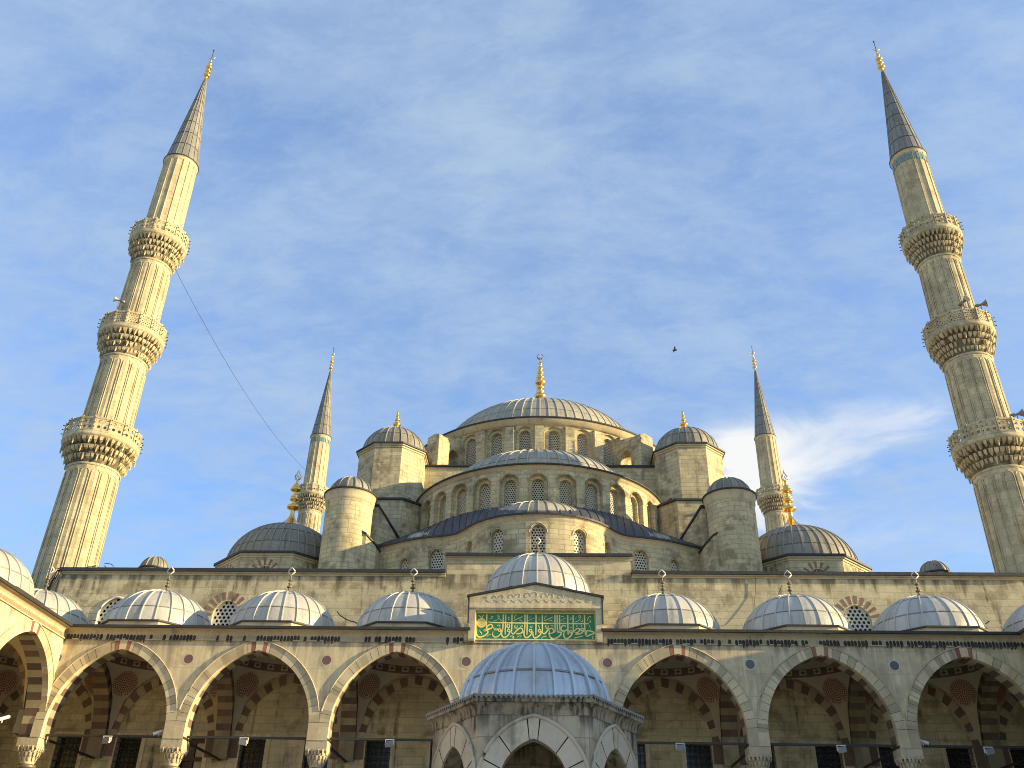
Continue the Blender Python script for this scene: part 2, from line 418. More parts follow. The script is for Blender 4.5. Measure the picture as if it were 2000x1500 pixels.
def tag(o, label, cat, group=None):
    o['label'] = label; o['category'] = cat
    if group: o['group'] = group
    return o
def local():
    b_ = MB(); b_.local = True
    return b_
def dup(o, parent, loc, rotz=0.0, label=None, group=None):
    """copy of an object and of its parts; loc is a world place when parent is given as a thing with a known base"""
    c = o.copy(); col.objects.link(c)
    if parent:
        c.parent = parent
        c.location = Vector(loc) - WL.get(parent.name, Vector((0, 0, 0)))
    else:
        c.location = loc
    c.rotation_euler = (0, 0, rotz)
    WL[c.name] = Vector(loc)
    if label: c['label'] = label
    if group: c['group'] = group
    def kids(a, b_):
        for ch in list(a.children):
            d = ch.copy(); col.objects.link(d); d.parent = b_
            kids(ch, d)
    kids(o, c)
    return c

def arch_pts(hw, rise, n=12):
    """left springing to right springing, two-centred pointed arch (round when rise == hw); (du, dz)"""
    c_ = max((rise * rise - hw * hw) / (2 * hw), 0.0)
    r_ = hw + c_
    if rise < hw:
        out = []
        for i in range(2 * n + 1):
            a = PI - PI * i / (2 * n)
            out.append((hw * math.cos(a), rise * math.sin(a)))
        return out
    amax = math.atan2(rise, c_)
    L_ = [(c_ - r_ * math.cos(amax * i / n), r_ * math.sin(amax * i / n)) for i in range(n + 1)]
    return L_ + [(-x, z) for x, z in reversed(L_[:-1])]
def arch_panel(mb, T, u0, u1, z0, z1, op, depth, n=10, nu=2, mat=0, rmat=None, rtint=None, uvs=True, sill=True, ztopf=None):
    """a wall from u0..u1, z0..z1 with one arched opening op=(uc, hw, zsill, zspring, rise) and its reveal. T(u,d,z)->xyz"""
    uc, hw, zs, zp, rise = op
    rmat = mat if rmat is None else rmat
    def q(a, b_, c_, d_, m_=mat, tn=0.0):
        mb.face([T(*a), T(*b_), T(*c_), T(*d_)], [(a[0] + a[1], a[2]), (b_[0] + b_[1], b_[2]), (c_[0] + c_[1], c_[2]), (d_[0] + d_[1], d_[2])] if uvs else None, m_, tn)
    for a, b_ in ((u0, uc - hw), (uc + hw, u1)):
        for i in range(nu):
            x0 = a + (b_ - a) * i / nu; x1 = a + (b_ - a) * (i + 1) / nu
            q((x0, 0, z0), (x1, 0, z0), (x1, 0, z1), (x0, 0, z1))
    P = [(uc + x, zp + z) for x, z in arch_pts(hw, rise, n)]
    for (xa, za), (xb, zb) in zip(P, P[1:]):
        q((xa, 0, za), (xb, 0, zb), (xb, 0, z1), (xa, 0, z1))
    if zs > z0:
        for i in range(nu * 2):
            x0 = uc - hw + 2 * hw * i / (nu * 2); x1 = uc - hw + 2 * hw * (i + 1) / (nu * 2)
            q((x0, 0, z0), (x1, 0, z0), (x1, 0, zs), (x0, 0, zs))
            if sill: q((x0, 0, zs), (x1, 0, zs), (x1, depth, zs), (x0, depth, zs), rmat)
    O = [(uc - hw, zs)] + P + [(uc + hw, zs)]
    for k, ((xa, za), (xb, zb)) in enumerate(zip(O, O[1:])):
        q((xa, 0, za), (xa, depth, za), (xb, depth, zb), (xb, 0, zb), rmat, rtint(k) if rtint else 0.0)
def vring(mb, T, uc, zp, hw, rise, wdt, proud, depth, nv, matf, tintf, stilt=0.0, sub=1, soffit=True, outer=True, grow=None, deep=None):
    """ring of nv voussoirs round an arch, standing proud of the wall, with the soffit behind it"""
    n = nv * sub
    half = n // 2
    A = arch_pts(hw, rise, half); B = arch_pts(hw + wdt, rise + (wdt if grow is None else grow), half)
    if stilt > 0:
        A = [(-hw, -stilt)] + A + [(hw, -stilt)]; B = [(-hw - wdt, -stilt)] + B + [(hw + wdt, -stilt)]
    tot = len(A) - 1
    for i in range(tot):
        k = i // sub if not stilt else (0 if i == 0 else (nv + 1 if i == tot - 1 else 1 + (i - 1) // sub))
        m_ = matf(k); tn = tintf(k)
        a0, a1, b0, b1 = A[i], A[i + 1], B[i], B[i + 1]
        P = lambda p, d: T(uc + p[0], d, zp + p[1])
        mb.face([P(a0, -proud), P(a1, -proud), P(b1, -proud), P(b0, -proud)], None, m_, tn)
        if outer: mb.face([P(b0, -proud), P(b1, -proud), P(b1, 0.0), P(b0, 0.0)], None, m_, tn)
        if soffit and deep:
            ds, mf, tf_ = deep
            mb.face([P(a1, -proud), P(a0, -proud), P(a0, ds), P(a1, ds)], None, m_, tn)
            mb.face([P(a1, ds), P(a0, ds), P(a0, depth), P(a1, depth)], None, mf(k), tf_(k))
        elif soffit: mb.face([P(a1, -proud), P(a0, -proud), P(a0, depth), P(a1, depth)], None, m_, tn)
def plate(mb, T, wd, ht, cell, hr, thick, stag=True, inside=None, mat=0, u0=0.0, z0=0.0, n=8):
    """pierced slab: wd x ht from (u0,z0), round holes of radius hr in cells, real holes with wall thickness"""
    nx = max(1, round(wd / cell)); cw = wd / nx
    rows = max(1, round(ht / (cell * (0.88 if stag else 1.0)))); ch = ht / rows
    def Q(a, b_, c_, d_):
        mb.face([T(*a), T(*b_), T(*c_), T(*d_)], None, mat)
    for j in range(rows):
        za, zb = z0 + j * ch, z0 + (j + 1) * ch
        xs = [(i * cw, (i + 1) * cw, True) for i in range(nx)] if not (stag and j % 2) else \
             [(0, cw / 2, False)] + [((i + .5) * cw, (i + 1.5) * cw, True) for i in range(nx - 1)] + [(wd - cw / 2, wd, False)]
        for xa, xb, hole in xs:
            xa += u0; xb += u0
            xc, zc = (xa + xb) / 2, (za + zb) / 2
            if inside and not inside(xc, zc, hr): hole = False
            if not hole:
                Q((xa, 0, za), (xb, 0, za), (xb, 0, zb), (xa, 0, zb)); continue
            hx, hz = (xb - xa) / 2, (zb - za) / 2
            sq = [(1, 0), (1, 1), (0, 1), (-1, 1), (-1, 0), (-1, -1), (0, -1), (1, -1)]
            O = [(xc + a * hx, zc + b_ * hz) for a, b_ in sq]
            I = [(xc + hr * math.cos(PI / 4 * k), zc + hr * math.sin(PI / 4 * k)) for k in range(8)]
            for k in range(8):
                k2 = (k + 1) % 8
                Q((I[k][0], 0, I[k][1]), (O[k][0], 0, O[k][1]), (O[k2][0], 0, O[k2][1]), (I[k2][0], 0, I[k2][1]))
                Q((I[k][0], 0, I[k][1]), (I[k2][0], 0, I[k2][1]), (I[k2][0], thick, I[k2][1]), (I[k][0], thick, I[k][1]))
def Tplane(org, ang):
    """plane whose outward normal is -Y turned by ang about z; u to the right seen from outside, d inwards"""
    ca, sa = math.cos(ang), math.sin(ang)
    ox, oy, oz = org
    return lambda u, d, z: (ox + u * ca - d * sa, oy + u * sa + d * ca, oz + z)
def Tcyl(cx_, cy_, rad):
    """cylinder seen from -Y: u is arc length from the front, d is inwards"""
    return lambda u, d, z: (cx_ + (rad - d) * math.sin(u / rad), cy_ - (rad - d) * math.cos(u / rad), z)
def ribbed_dome(parent, name, c, z0, Rd, H, nribs, seams, mt, ribw=0.07, ribh=0.06, a0=0.0, a1=2 * PI, apex=0.06, prof=None, sub=2, tv=0.12, rot=0.0):
    mb = MB()
    if prof is None:
        prof = [(Rd * math.cos(t), z0 + H * math.sin(t)) for t in [PI / 2 * i / 16 for i in range(16)]] + [(Rd * apex * 0.5, z0 + H), (0.0, z0 + H + 0.01)]
    tt = {}
    K = len(prof)
    bands = len(seams) + 1
    def tf(i, k):
        z = prof[k][1]
        b_ = sum(1 for s_ in seams if z > z0 + H * s_ - 1e-6)
        return tt.setdefault((i // sub, b_), R.uniform(-tv, tv))
    n = nribs * sub
    mb.lathe(prof, n, c, a0, a1, 0, True, tf, rot)
    rings = range(nribs if a1 - a0 > 6.2 else nribs + 1)
    for i in rings:
        t = a0 + (a1 - a0) * i / nribs + rot
        ca, sa = math.cos(t), math.sin(t)
        pts = [p for p in prof if p[0] > Rd * 0.10]
        ribs = []
        for k, (r_, z) in enumerate(pts):
            k2 = min(k + 1, len(pts) - 1); k1 = max(k - 1, 0)
            dr, dz = pts[k2][0] - pts[k1][0], pts[k2][1] - pts[k1][1]
            l = math.hypot(dr, dz) or 1
            nr, nz = dz / l, -dr / l
            wv_ = ribw * min(1, 0.35 + r_ / Rd)
            def P(off, h):
                return (c[0] + (r_ + nr * h) * ca - off * sa, c[1] + (r_ + nr * h) * sa + off * ca, z + nz * h)
            ribs.append((P(-wv_ / 2, -0.02), P(-wv_ * 0.35, ribh), P(wv_ * 0.35, ribh), P(wv_ / 2, -0.02)))
        for A, B in zip(ribs, ribs[1:]):
            for q in range(3):
                mb.face([A[q], A[q + 1], B[q + 1], B[q]], [(0, 0), (.1, 0), (.1, .3), (0, .3)], 0, 0.1)
    for s_ in seams:
        t = math.asin(s_) if prof[0][1] == z0 else 0
        ra, za = Rd * math.cos(t), z0 + H * s_
        rb = Rd * math.cos(t + 0.055 / Rd); zb = z0 + H * math.sin(t + 0.055 / Rd)
        mb.lathe([(ra + 0.005, za), (ra + 0.02, za + 0.004), (rb + 0.012, zb), (rb, zb + 0.01)], n, c, a0, a1, 0, True, lambda i, k: -.5, rot)
    return mb.build(name, [mt, LEADE], parent, (c[0], c[1], z0))
def finial_prof(h, base_r, base_h, rod, bulbs):
    """rod with a flared foot and bulbs [(zc, r, half_height)], all as fractions of h except radii"""
    out = []
    n = 64
    for i in range(n + 1):
        z = h * i / n
        r_ = rod * (1 - 0.55 * z / h)
        if z < base_h:
            r_ = max(r_, rod + (base_r - rod) * (1 - z / base_h) ** 1.7)
        for zc, br_, hh in bulbs:
            q = (z / h - zc) / hh
            if abs(q) < 1: r_ = max(r_, br_ * math.sqrt(1 - q * q))
        out.append((r_, z))
    return out + [(0.0, h + 0.01)]
def finial(parent, loc, h, base_r, base_h, rod, bulbs, mt, tip='crescent', ts=0.4, spike=0.0, tipmat=None):
    mb = MB()
    x, y, z = loc
    mb.lathe([(r_, z + q) for r_, q in finial_prof(h, base_r, base_h, rod, bulbs)], 14, (x, y))
    zt = z + h
    if tip == 'crescent':
        P, rr = [], []
        for i in range(19):
            a = math.radians(125 + 290 * i / 18) if False else math.radians(110 + 320 * i / 18)
            P.append((x + ts * math.cos(a), y, zt + ts + ts * math.sin(a)))
            rr.append(0.02 + ts * 0.17 * math.sin(PI * i / 18))
        mb.tube(P, rr, 6, 1)
    elif tip == 'horns':
        P, rr = [], []
        for i in range(13):
            a = math.radians(185 + 170 * i / 12)
            P.append((x + ts * math.cos(a), y, zt + ts * 0.8 + ts * math.sin(a)))
            rr.append(0.015 + ts * 0.14 * math.sin(PI * i / 12))
        mb.tube(P, rr, 6, 1)
    elif tip == 'leaf':
        P = []
        for wx, wz in ((0, 0), (.30, .18), (.42, .45), (.36, .72), (.16, 1.02), (0, 1.4), (-.16, 1.02), (-.36, .72), (-.42, .45), (-.30, .18)):
            P.append((x + ts * wx, y, zt + ts * wz))
        mb.tube(P, ts * 0.10, 5, 1, closed=True)
        for s_ in (-1, 1):
            mb.tube([(x, y, zt), (x + s_ * ts * 0.18, y, zt + ts * 0.35), (x, y, zt + ts * 0.75)], ts * 0.05, 5, 1)
        mb.tube([(x, y, zt + ts * 1.35), (x, y, zt + ts * 1.75)], [ts * 0.09, ts * 0.02], 5, 1)
    elif tip == 'diamond':
        P = [(x, y, zt), (x + ts * 0.42, y, zt + ts * 0.42), (x + ts * 0.36, y, zt + ts * 0.62), (x, y, zt + ts), (x - ts * 0.36, y, zt + ts * 0.62), (x - ts * 0.42, y, zt + ts * 0.42)]
        mb.tube(P, ts * 0.085, 5, 1, closed=True)
    if spike:
        mb.tube([(x, y, zt), (x, y, zt + spike)], 0.03, 5, 2)
        mb.tube([(x, y, zt + spike), (x, y, zt + spike + 0.1), (x, y, zt + spike + 0.2)], [0.02, 0.09, 0.02], 6, 2)
    return mb.build('finial', [mt, tipmat or mt, IRON], parent, loc)

# ------------------------------------------------------------------ the ground
g = MB()
g.face([(-3000, -3000, -1.6), (3000, -3000, -1.6), (3000, 3000, -1.6), (-3000, 3000, -1.6)])
o = g.build('courtyard_ground', PAVE)
o['kind'] = 'structure'

# ------------------------------------------------------------------ arcades round the court
S = 6.3
SPR, RISE, HW, RW = 7.5, 3.28, 2.70, 0.45
def octo(c, ap, rot=PI / 8):
    cr = ap / math.cos(PI / 8)
    return [(c[0] + cr * math.cos(rot + PI / 4 * k), c[1] + cr * math.sin(rot + PI / 4 * k)) for k in range(8)]
def column(parent, T, u, zt=6.95):
    """marble shaft with a stalactite capital; arches spring from zt"""
    x, y, _ = T(u, 0.45, 0)
    mb = MB()
    mb.lathe([(0.0, -1.0), (0.46, -1.0), (0.46, -0.75), (0.36, -0.6), (0.33, -0.5), (0.285, 5.75), (0.0, 5.76)], 20, (x, y))
    sh = mb.build('column', MARB, parent, (x, y, -1.0))
    mb = MB()
    mb.lathe([(0.29, 5.70), (0.38, 5.74), (0.40, 5.80), (0.38, 5.87), (0.30, 5.90)], 20, (x, y))
    mb.build('neck_ring', BRONZ, sh, (x, y, 5.7))
    mb = MB()
    mb.lathe([(0.28, 5.88), (0.31, 6.05), (0.37, 6.3), (0.42, 6.5), (0.0, 6.5)], 16, (x, y))
    mb.box(x - .46, x + .46, y - .46, y + .46, 6.52, zt)
    for row, (r_, z0, z1, n, w_) in enumerate(((0.335, 5.98, 6.16, 12, .10), (0.40, 6.14, 6.36, 16, .11), (0.475, 6.34, 6.60, 20, .11))):
        for k in range(n):
            a = 2 * PI * (k + .5 * (row % 2)) / n
            ca, sa = math.cos(a), math.sin(a)
            e = r_ / max(abs(ca), abs(sa)) * (0.80 + .06 * row) if row == 2 else r_
            e = min(e, .60)
            def P(d, o_, z): return (x + (e + d) * ca - o_ * sa, y + (e + d) * sa + o_ * ca, z)
            h = w_ / 2
            mb.face([P(-.02, 0, z0), P(0.02, h * .7, z0 + .08), P(.05, h, z1), P(.05, -h, z1), P(0.02, -h * .7, z0 + .08)])
            mb.face([P(-.02, 0, z0), P(-.10, h, z1), P(.05, h, z1), P(0.02, h * .7, z0 + .08)])
            mb.face([P(-.02, 0, z0), P(0.02, -h * .7, z0 + .08), P(.05, -h, z1), P(-.10, -h, z1)])
    mb.build('capital', TRIM, sh, (x, y, 5.9))
    return sh
def pend(x, y, a):
    return 8.05 + 1.2 * math.sqrt(max(2 * a * a - x * x - y * y, 0.0))
def bay_vault(parent, T, u, a=2.74):
    mb = MB()
    d0 = 3.75
    nt_, nr = 18, 10
    for q in range(4):
        for i in range(nt_):
            for j in range(nr):
                pts = []
                for ii, jj in ((i, j), (i + 1, j), (i + 1, j + 1), (i, j + 1)):
                    th = PI / 2 * ii / nt_ - PI / 4
                    rm = a / max(math.cos(th), 1e-6)
                    rr = a + (rm - a) * jj / nr
                    ang = th + PI / 2 * q
                    # square of half side a: the boundary lies at a / cos(theta) of each quadrant
                    X, Y = rr * math.cos(ang), rr * math.sin(ang)
                    pts.append(T(u + X, d0 + Y, pend(X, Y, a)))
                mb.face(pts, None, 0, 0.0, True)
    v = mb.build('pendentive_vault', PLAS, parent, T(u, d0, 7.3))
    mb = MB()
    zr = 8.05 + 1.2 * a
    prof = [(a, zr), (a - .03, zr + .08), (a - .06, zr + .34), (a - .10, zr + .38), (a - .14, zr + .42), (a * .5, zr + .44), (0.0, zr + .45)]
    n = 48
    for i in range(n):
        for k in range(len(prof) - 1):
            t0, t1 = 2 * PI * i / n, 2 * PI * (i + 1) / n
            (ra, za), (rb, zb) = prof[k], prof[k + 1]
            P = [T(u + ra * math.cos(t0), d0 + ra * math.sin(t0), za), T(u + ra * math.cos(t1), d0 + ra * math.sin(t1), za),
                 T(u + rb * math.cos(t1), d0 + rb * math.sin(t1), zb), T(u + rb * math.cos(t0), d0 + rb * math.sin(t0), zb)]
            if rb < 1e-6: P = P[:3]
            red = (k == 1 and i % 2 == 0) or k in (0, 2)
            mb.face(P, None, 1 if red else 0, 0.0, False)
            if k == 1 and i % 2:        # scroll leaf painted on the band
                def Q(f, g): 
                    t = t0 + (t1 - t0) * f; z = za + (zb - za) * g
                    return T(u + (ra - .045) * math.cos(t), d0 + (ra - .045) * math.sin(t), z)
                mb.face([Q(.15, .5), Q(.5, .85), Q(.85, .5), Q(.5, .15)], None, 1)
    mb.build('inner_dome', [PLAS, DKRED], v, T(u, d0, zr))
    for sx in (-1, 1):
        x0, y0 = sx * 2.24, 2.24
        z0 = pend(x0, y0, a)
        t1 = Vector((1, -sx, 0)).normalized()
        gr = Vector((x0, y0, 0)).normalized()
        slope = (pend(x0 - gr.x * .1, y0 - gr.y * .1, a) - z0) / .1
        t2 = Vector((-gr.x, -gr.y, slope)).normalized()
        mb = MB()
        def S_(p, q):
            X = x0 + t1.x * p + t2.x * q; Y = y0 + t1.y * p + t2.y * q
            X = max(-a + .02, min(a - .02, X)); Y = min(Y, a - .02)
            return T(u + X, d0 + Y, pend(X, Y, a) - .035)
        def dot(r0, r1, th, dth, pointed=False):
            A = [(r0, th - dth), (r1, th - dth * (.2 if pointed else 1)), (r1, th + dth * (.2 if pointed else 1)), (r0, th + dth)]
            mb.face([S_(r_ * math.cos(t), r_ * math.sin(t)) for r_, t in A])
        for k, n_ in ((0, 5), (1, 10), (2, 16), (3, 22), (4, 28)):
            for i in range(n_):
                dot(.04 + .10 * k, .115 + .10 * k, 2 * PI * (i + .5 * (k % 2)) / n_, 2 * PI / n_ * .34)
        for i in range(34):
            dot(.54, .64, 2 * PI * i / 34, 2 * PI / 34 * .38, True)
        mb.build('painted_medallion', REDP, v, T(u + x0, d0 + y0, z0))
    return v
def transverse(parent, T, u, back=6.6):
    mb = MB()
    hw, rise, zp = 2.55, 3.1, 8.1
    s0 = 3.75
    for sgn in (-1, 1):
        TT = lambda s_, d, z, g=sgn: T(u + g * (0.38 - d), s_, z)
        vring(mb, TT, s0, zp, hw, rise, .42, 0.0, .38, 27, lambda k: k % 2, lambda k: R.uniform(-.62, -.42) if k % 2 == 0 else R.uniform(-.2, .2), stilt=1.0)
        arch_panel(mb, lambda s_, d, z, g=sgn: T(u + g * (0.36 - d), s_, z), .9, 6.6, 7.1, 11.7, (s0, hw + .40, 7.1, zp, rise + .40), .02, 10, 1, 2)
    mb.build('transverse_arch', [VOUS, DKRED, PLAS], parent, T(u, s0, 7.05))
def crust_cells(u0, u1, step):
    out = []; state = 0.6
    uu = u0
    while uu < u1:
        state += R.uniform(-.30, .30) + (0.55 - state) * .12
        out.append((uu, state)); uu += step
    return out
def arcade(parent, T, bays, wu0, wu1, roofu, domes, cols, disc_u, crust=True, center_gap=None, interior=True, doors=False):
    wall = MB()
    edges = []
    for c in bays:
        for TT, z1 in ((T, 11.2), (lambda u, d, z: T(u, .9 - d, z), 11.2)):
            a = max(c - S / 2, wu0); b_ = min(c + S / 2, wu1)
            arch_panel(wall, TT, a, b_, 6.95, z1, (c, HW + .02, 6.95, SPR, RISE + .02), .02, 12, 2)
    for x in ((wu0, min(bays) - S / 2), (max(bays) + S / 2, wu1)):
        if x[1] - x[0] > .02:
            wall.obox(T, x[0], x[1], 0, .9, 6.95, 11.2)
    wall.build('arcade_wall', MARB, parent, T((wu0 + wu1) / 2, 0, 6.95))
    for c in bays:
        mb = MB()
        nv = 56
        tints = [R.choice((-.34, -.26, -.12, -.02, .05, .10)) + R.uniform(-.03, .03) for _ in range(nv + 3)]
        def vm(k): return 1 if k in (27, 30) else 0
        def vt(k): 
            if k in (28, 29): return .08
            return tints[(k + 1) // 2] if k < 28 else tints[k // 2 + 1]
        st_ = [R.uniform(-.3, .1) for _ in range(nv + 3)]
        vring(mb, T, c, SPR, HW, RISE, RW, .035, .9, nv, vm, vt, stilt=.55, deep=(.24, lambda k: 5 if ((k + 1) // 2) % 2 else 0, lambda k: st_[(k + 1) // 2] - (.0 if ((k + 1) // 2) % 2 else .25)))
        Ai, Bi = arch_pts(HW, RISE, 28), arch_pts(HW + RW, RISE + RW, 28)
        for k in range(1, 56):       # open joints between the stones
            if (k < 27 and k % 2 == 1) or k in (26, 27, 29 + 1, 30 + 1) or (k > 31 and k % 2 == 1):
                if R.random() < .25: continue
                p, q = Ai[k], Bi[k]
                dx, dz = q[0] - p[0], q[1] - p[1]; l = math.hypot(dx, dz); ex_, ez_ = -dz / l * .009, dx / l * .009
                mb.face([T(c + p[0] - ex_, -.0365, SPR + p[1] - ez_), T(c + p[0] + ex_, -.0365, SPR + p[1] + ez_), T(c + q[0] + ex_, -.0365, SPR + q[1] + ez_), T(c + q[0] - ex_, -.0365, SPR + q[1] - ez_)], None, 4)
        pts = [(x, z) for x, z in arch_pts(HW + RW, RISE + RW, 16)]
        mb.tube([T(c + x, -.045, SPR + z) for x, z in pts if abs(x) < 3.13], .032, 5, 3)
        mb.build('arch', [VOUS, REDST, PLAS, TRIM, IRON, DKRED], parent, T(c, 0, SPR))
        if interior: bay_vault(parent, T, c)
    for u in cols:
        column(parent, T, u)
        if interior: transverse(parent, T, u)
    for u, m_ in disc_u:
        mb = MB()
        def disc(r0, r1, d, mi):
            for k in range(20):
                a, b_ = 2 * PI * k / 20, 2 * PI * (k + 1) / 20
                P = [T(u + r1 * math.cos(a), d, 10.36 + r1 * math.sin(a)), T(u + r1 * math.cos(b_), d, 10.36 + r1 * math.sin(b_))]
                P += [T(u, d, 10.36)] if r0 == 0 else [T(u + r0 * math.cos(b_), d, 10.36 + r0 * math.sin(b_)), T(u + r0 * math.cos(a), d, 10.36 + r0 * math.sin(a))]
                mb.face(P, None, mi)
        disc(0, .205, -.012, 0); disc(.205, .245, -.018, 1)
        mb.build('roundel', [m_, WHITE if m_ is GRDISC else VOUS], parent, T(u, -.01, 10.36))
    segs = [(wu0, wu1)] if not center_gap else [(wu0, center_gap[0]), (center_gap[1], wu1)]
    cor = MB()
    for a, b_ in segs:
        for k in range(6):      # cavetto cornice
            t0, t1 = k / 6, (k + 1) / 6
            d0, z0 = -.04 - .30 * (1 - math.cos(t0 * PI / 2)), 11.42 + .24 * math.sin(t0 * PI / 2)
            d1, z1 = -.04 - .30 * (1 - math.cos(t1 * PI / 2)), 11.42 + .24 * math.sin(t1 * PI / 2)
            cor.face([T(a, d0, z0), T(b_, d0, z0), T(b_, d1, z1), T(a, d1, z1)])
        cor.obox(T, a, b_, -.07, 0, 11.19, 11.24); cor.obox(T, a, b_, -.04, 0, 11.24, 11.42)
        for uu, st in crust_cells(a + .1, b_ - .25, .155):
            w_ = R.uniform(.125, .152)
            h = R.uniform(.18, .225)
            dark = crust and st > .22 and R.random() < .96
            n_ = 6
            P = [(uu, 11.243)] + [(uu + w_ / 2 - w_ / 2 * math.cos(PI * i / n_), 11.243 + h * (.55 + .45 * math.sin(PI * i / n_))) for i in range(n_ + 1)] + [(uu + w_, 11.243)]
            cor.face([T(x, -.046, z) for x, z in P], None, 1 if dark else (0 if crust else 2), R.uniform(0, 1.1) if dark else -.20)
            if dark and R.random() < .8:       # soot on the moulding and running down the wall below it
                cor.face([T(uu, -.074, 11.185), T(uu + w_ * .95, -.074, 11.185), T(uu + w_ * .95, -.074, 11.244), T(uu, -.074, 11.244)], None, 1, .4)
                if R.random() < .4:
                    l = R.uniform(.03, .13)
                    cor.face([T(uu + w_ * .1, -.006, 11.19), T(uu + w_ * .8, -.006, 11.19), T(uu + w_ * .55, -.006, 11.19 - l), T(uu + w_ * .3, -.006, 11.19 - l)], None, 1, 1.2)
    cor.build('cornice', [TRIM, CRUST, FRIEZE], parent, T((wu0 + wu1) / 2, 0, 11.2))
    rf = MB()
    for a, b_ in segs:
        rf.obox(T, a, b_, -.42, 0.0, 11.67, 11.79, 1)
    rf.obox(T, roofu[0], roofu[1], 0.0, 6.6, 11.785, 11.82, 0)
    rf.build('roof', [LEADN, LEADE], parent, T((wu0 + wu1) / 2, 3.3, 11.6))
    for u in domes:
        x, y, _ = T(u, 3.3, 0)
        porch_dome(parent, (x, y), 11.8, 2.78, .42, 2.62, 2.18)
    # iron tie rods
    us = sorted(cols)
    for a, b_ in zip(us, us[1:]):
        mb = MB(); mb.obox(T, a + .40, b_ - .40, .40, .50, 7.06, 7.15)
        mb.build('tie_rod', IRON, parent, T((a + b_) / 2, .45, 7.1))
    for u in us:
        mb = MB(); mb.obox(T, u - .045, u + .045, .88, 6.58, 7.06, 7.15)
        mb.obox(T, u - .47, u + .47, -.02, .92, 6.952, 7.052)
        mb.build('tie_rod', IRON, parent, T(u, 3.5, 7.1))
def porch_dome(parent, c, z, ap, dh, Rd, H, nribs=24, fin=True, leadm=None):
    mb = MB()
    mb.prism(octo(c, ap), z, z + dh, 0, 0.0, True, False)
    mb.prism(octo(c, ap + .10), z + dh, z + dh + .07, 1)
    dr = mb.build('dome_drum', [TRIM, LEADE], parent, (c[0], c[1], z))
    d = ribbed_dome(dr, 'dome', c, z + dh + .07, Rd, H, nribs, [0.36, 0.80], leadm or LEADN, .06, .05, tv=.16, rot=R.uniform(0, .26))
    zt = z + dh + .07 + H
    if fin:
        finial(d, (c[0], c[1], zt - .06), 1.05, .30, .34, .055, [(.42, .13, .07), (.58, .09, .05), (.75, .11, .06)], BRONZ, 'diamond', .42, tipmat=WHITE)
    return dr

porch = thing('porch_arcade', 'long stone porch of pointed arches and ribbed lead domes across the hall front', 'arcade', (0, 0, -1.6))
TP = lambda u, d, z: (u, d, z)
bays = [k * S for k in range(-3, 4)]
cols = [k * S for k in (-2.5, -1.5, -.5, .5, 1.5, 2.5)] + [-22.1, 22.1]
discs = [(-3.46 * S, GRDISC), (-2.5 * S, PORPH), (-1.5 * S, PORPH), (-.5 * S, PORPH), (.5 * S, PORPH), (1.5 * S, GRDISC), (2.5 * S, GRDISC)]
arcade(porch, TP, bays, -21.72, 21.72, (-28.6, 28.6), [-25.2, 25.2] + [k * S for k in (-3, -2, -1, 1, 2, 3)], cols, discs, center_gap=(-3.0, 2.9))
for s_ in (-1, 1):
    bay_vault(porch, TP, s_ * 25.2)
    mb = MB()
    mb.box(*sorted((s_ * 26.41, s_ * 28.3)), 6.6, 6.95, -1.6, 11.78)
    mb.build('end_wall', LIME, porch, (s_ * 27.3, 6.6, -1.6))
# raised portal bay: gabled block with a recessed panel for the inscription, and its taller dome
mb = MB()
gx0, gx1, gzc, gza = -3.08, 2.96, 13.22, 13.82
px0, px1, pz0, pz1 = -2.80, 2.68, 11.34, 12.62
def gz(x): 
    m_ = (gx0 + gx1) / 2
    return gza - (gza - gzc) * abs(x - m_) / (gx1 - m_)
yF = -.36
mb.box(gx0, px0, yF, 0.0, 11.20, 12.86, 0, 0, 't')
mb.box(px1, gx1, yF, 0.0, 11.20, 12.86, 0, 0, 't')
mb.box(gx0 + .001, gx1 - .001, yF + .05, 0.0, 12.72, 13.2, 0, 0, 'f')
xs = [gx0 + (gx1 - gx0) * i / 12 for i in range(13)]
for a, b_ in zip(xs, xs[1:]):
    mb.face([(a, yF, 12.86), (b_, yF, 12.86), (b_, yF, gz(b_)), (a, yF, gz(a))])
    mb.face([(a, 6.6, gz(a)), (b_, 6.6, gz(b_)), (b_, 6.6, 11.5), (a, 6.6, 11.5)])
for z0, z1, d in ((12.62, 12.70, .0), (12.70, 12.80, .05), (12.80, 12.86, .02)):
    mb.box(px0 if d == 0 else gx0 - .0, px1 if d == 0 else gx1, yF - d, yF + .10, z0, z1)
mb.face([(px0, yF, pz1), (px1, yF, pz1), (px1 - .02, -.08, pz1 - .04), (px0 + .02, -.08, pz1 - .04)])
mb.face([(px0, yF, 11.20), (px0, yF, pz1), (px0 + .02, -.06, pz1), (px0 + .02, -.06, 11.3)])
mb.face([(px1, yF, pz1), (px1, yF, 11.20), (px1 - .02, -.06, 11.3), (px1 - .02, -.06, pz1)])
mb.face([(px0, -.045, 11.18), (px1, -.045, 11.18), (px1, -.045, 12.7), (px0, -.045, 12.7)])
mb.box(gx0, gx0 + .02, 0, 6.6, 11.5, gzc); mb.box(gx1 - .02, gx1, 0, 6.6, 11.5, gzc)
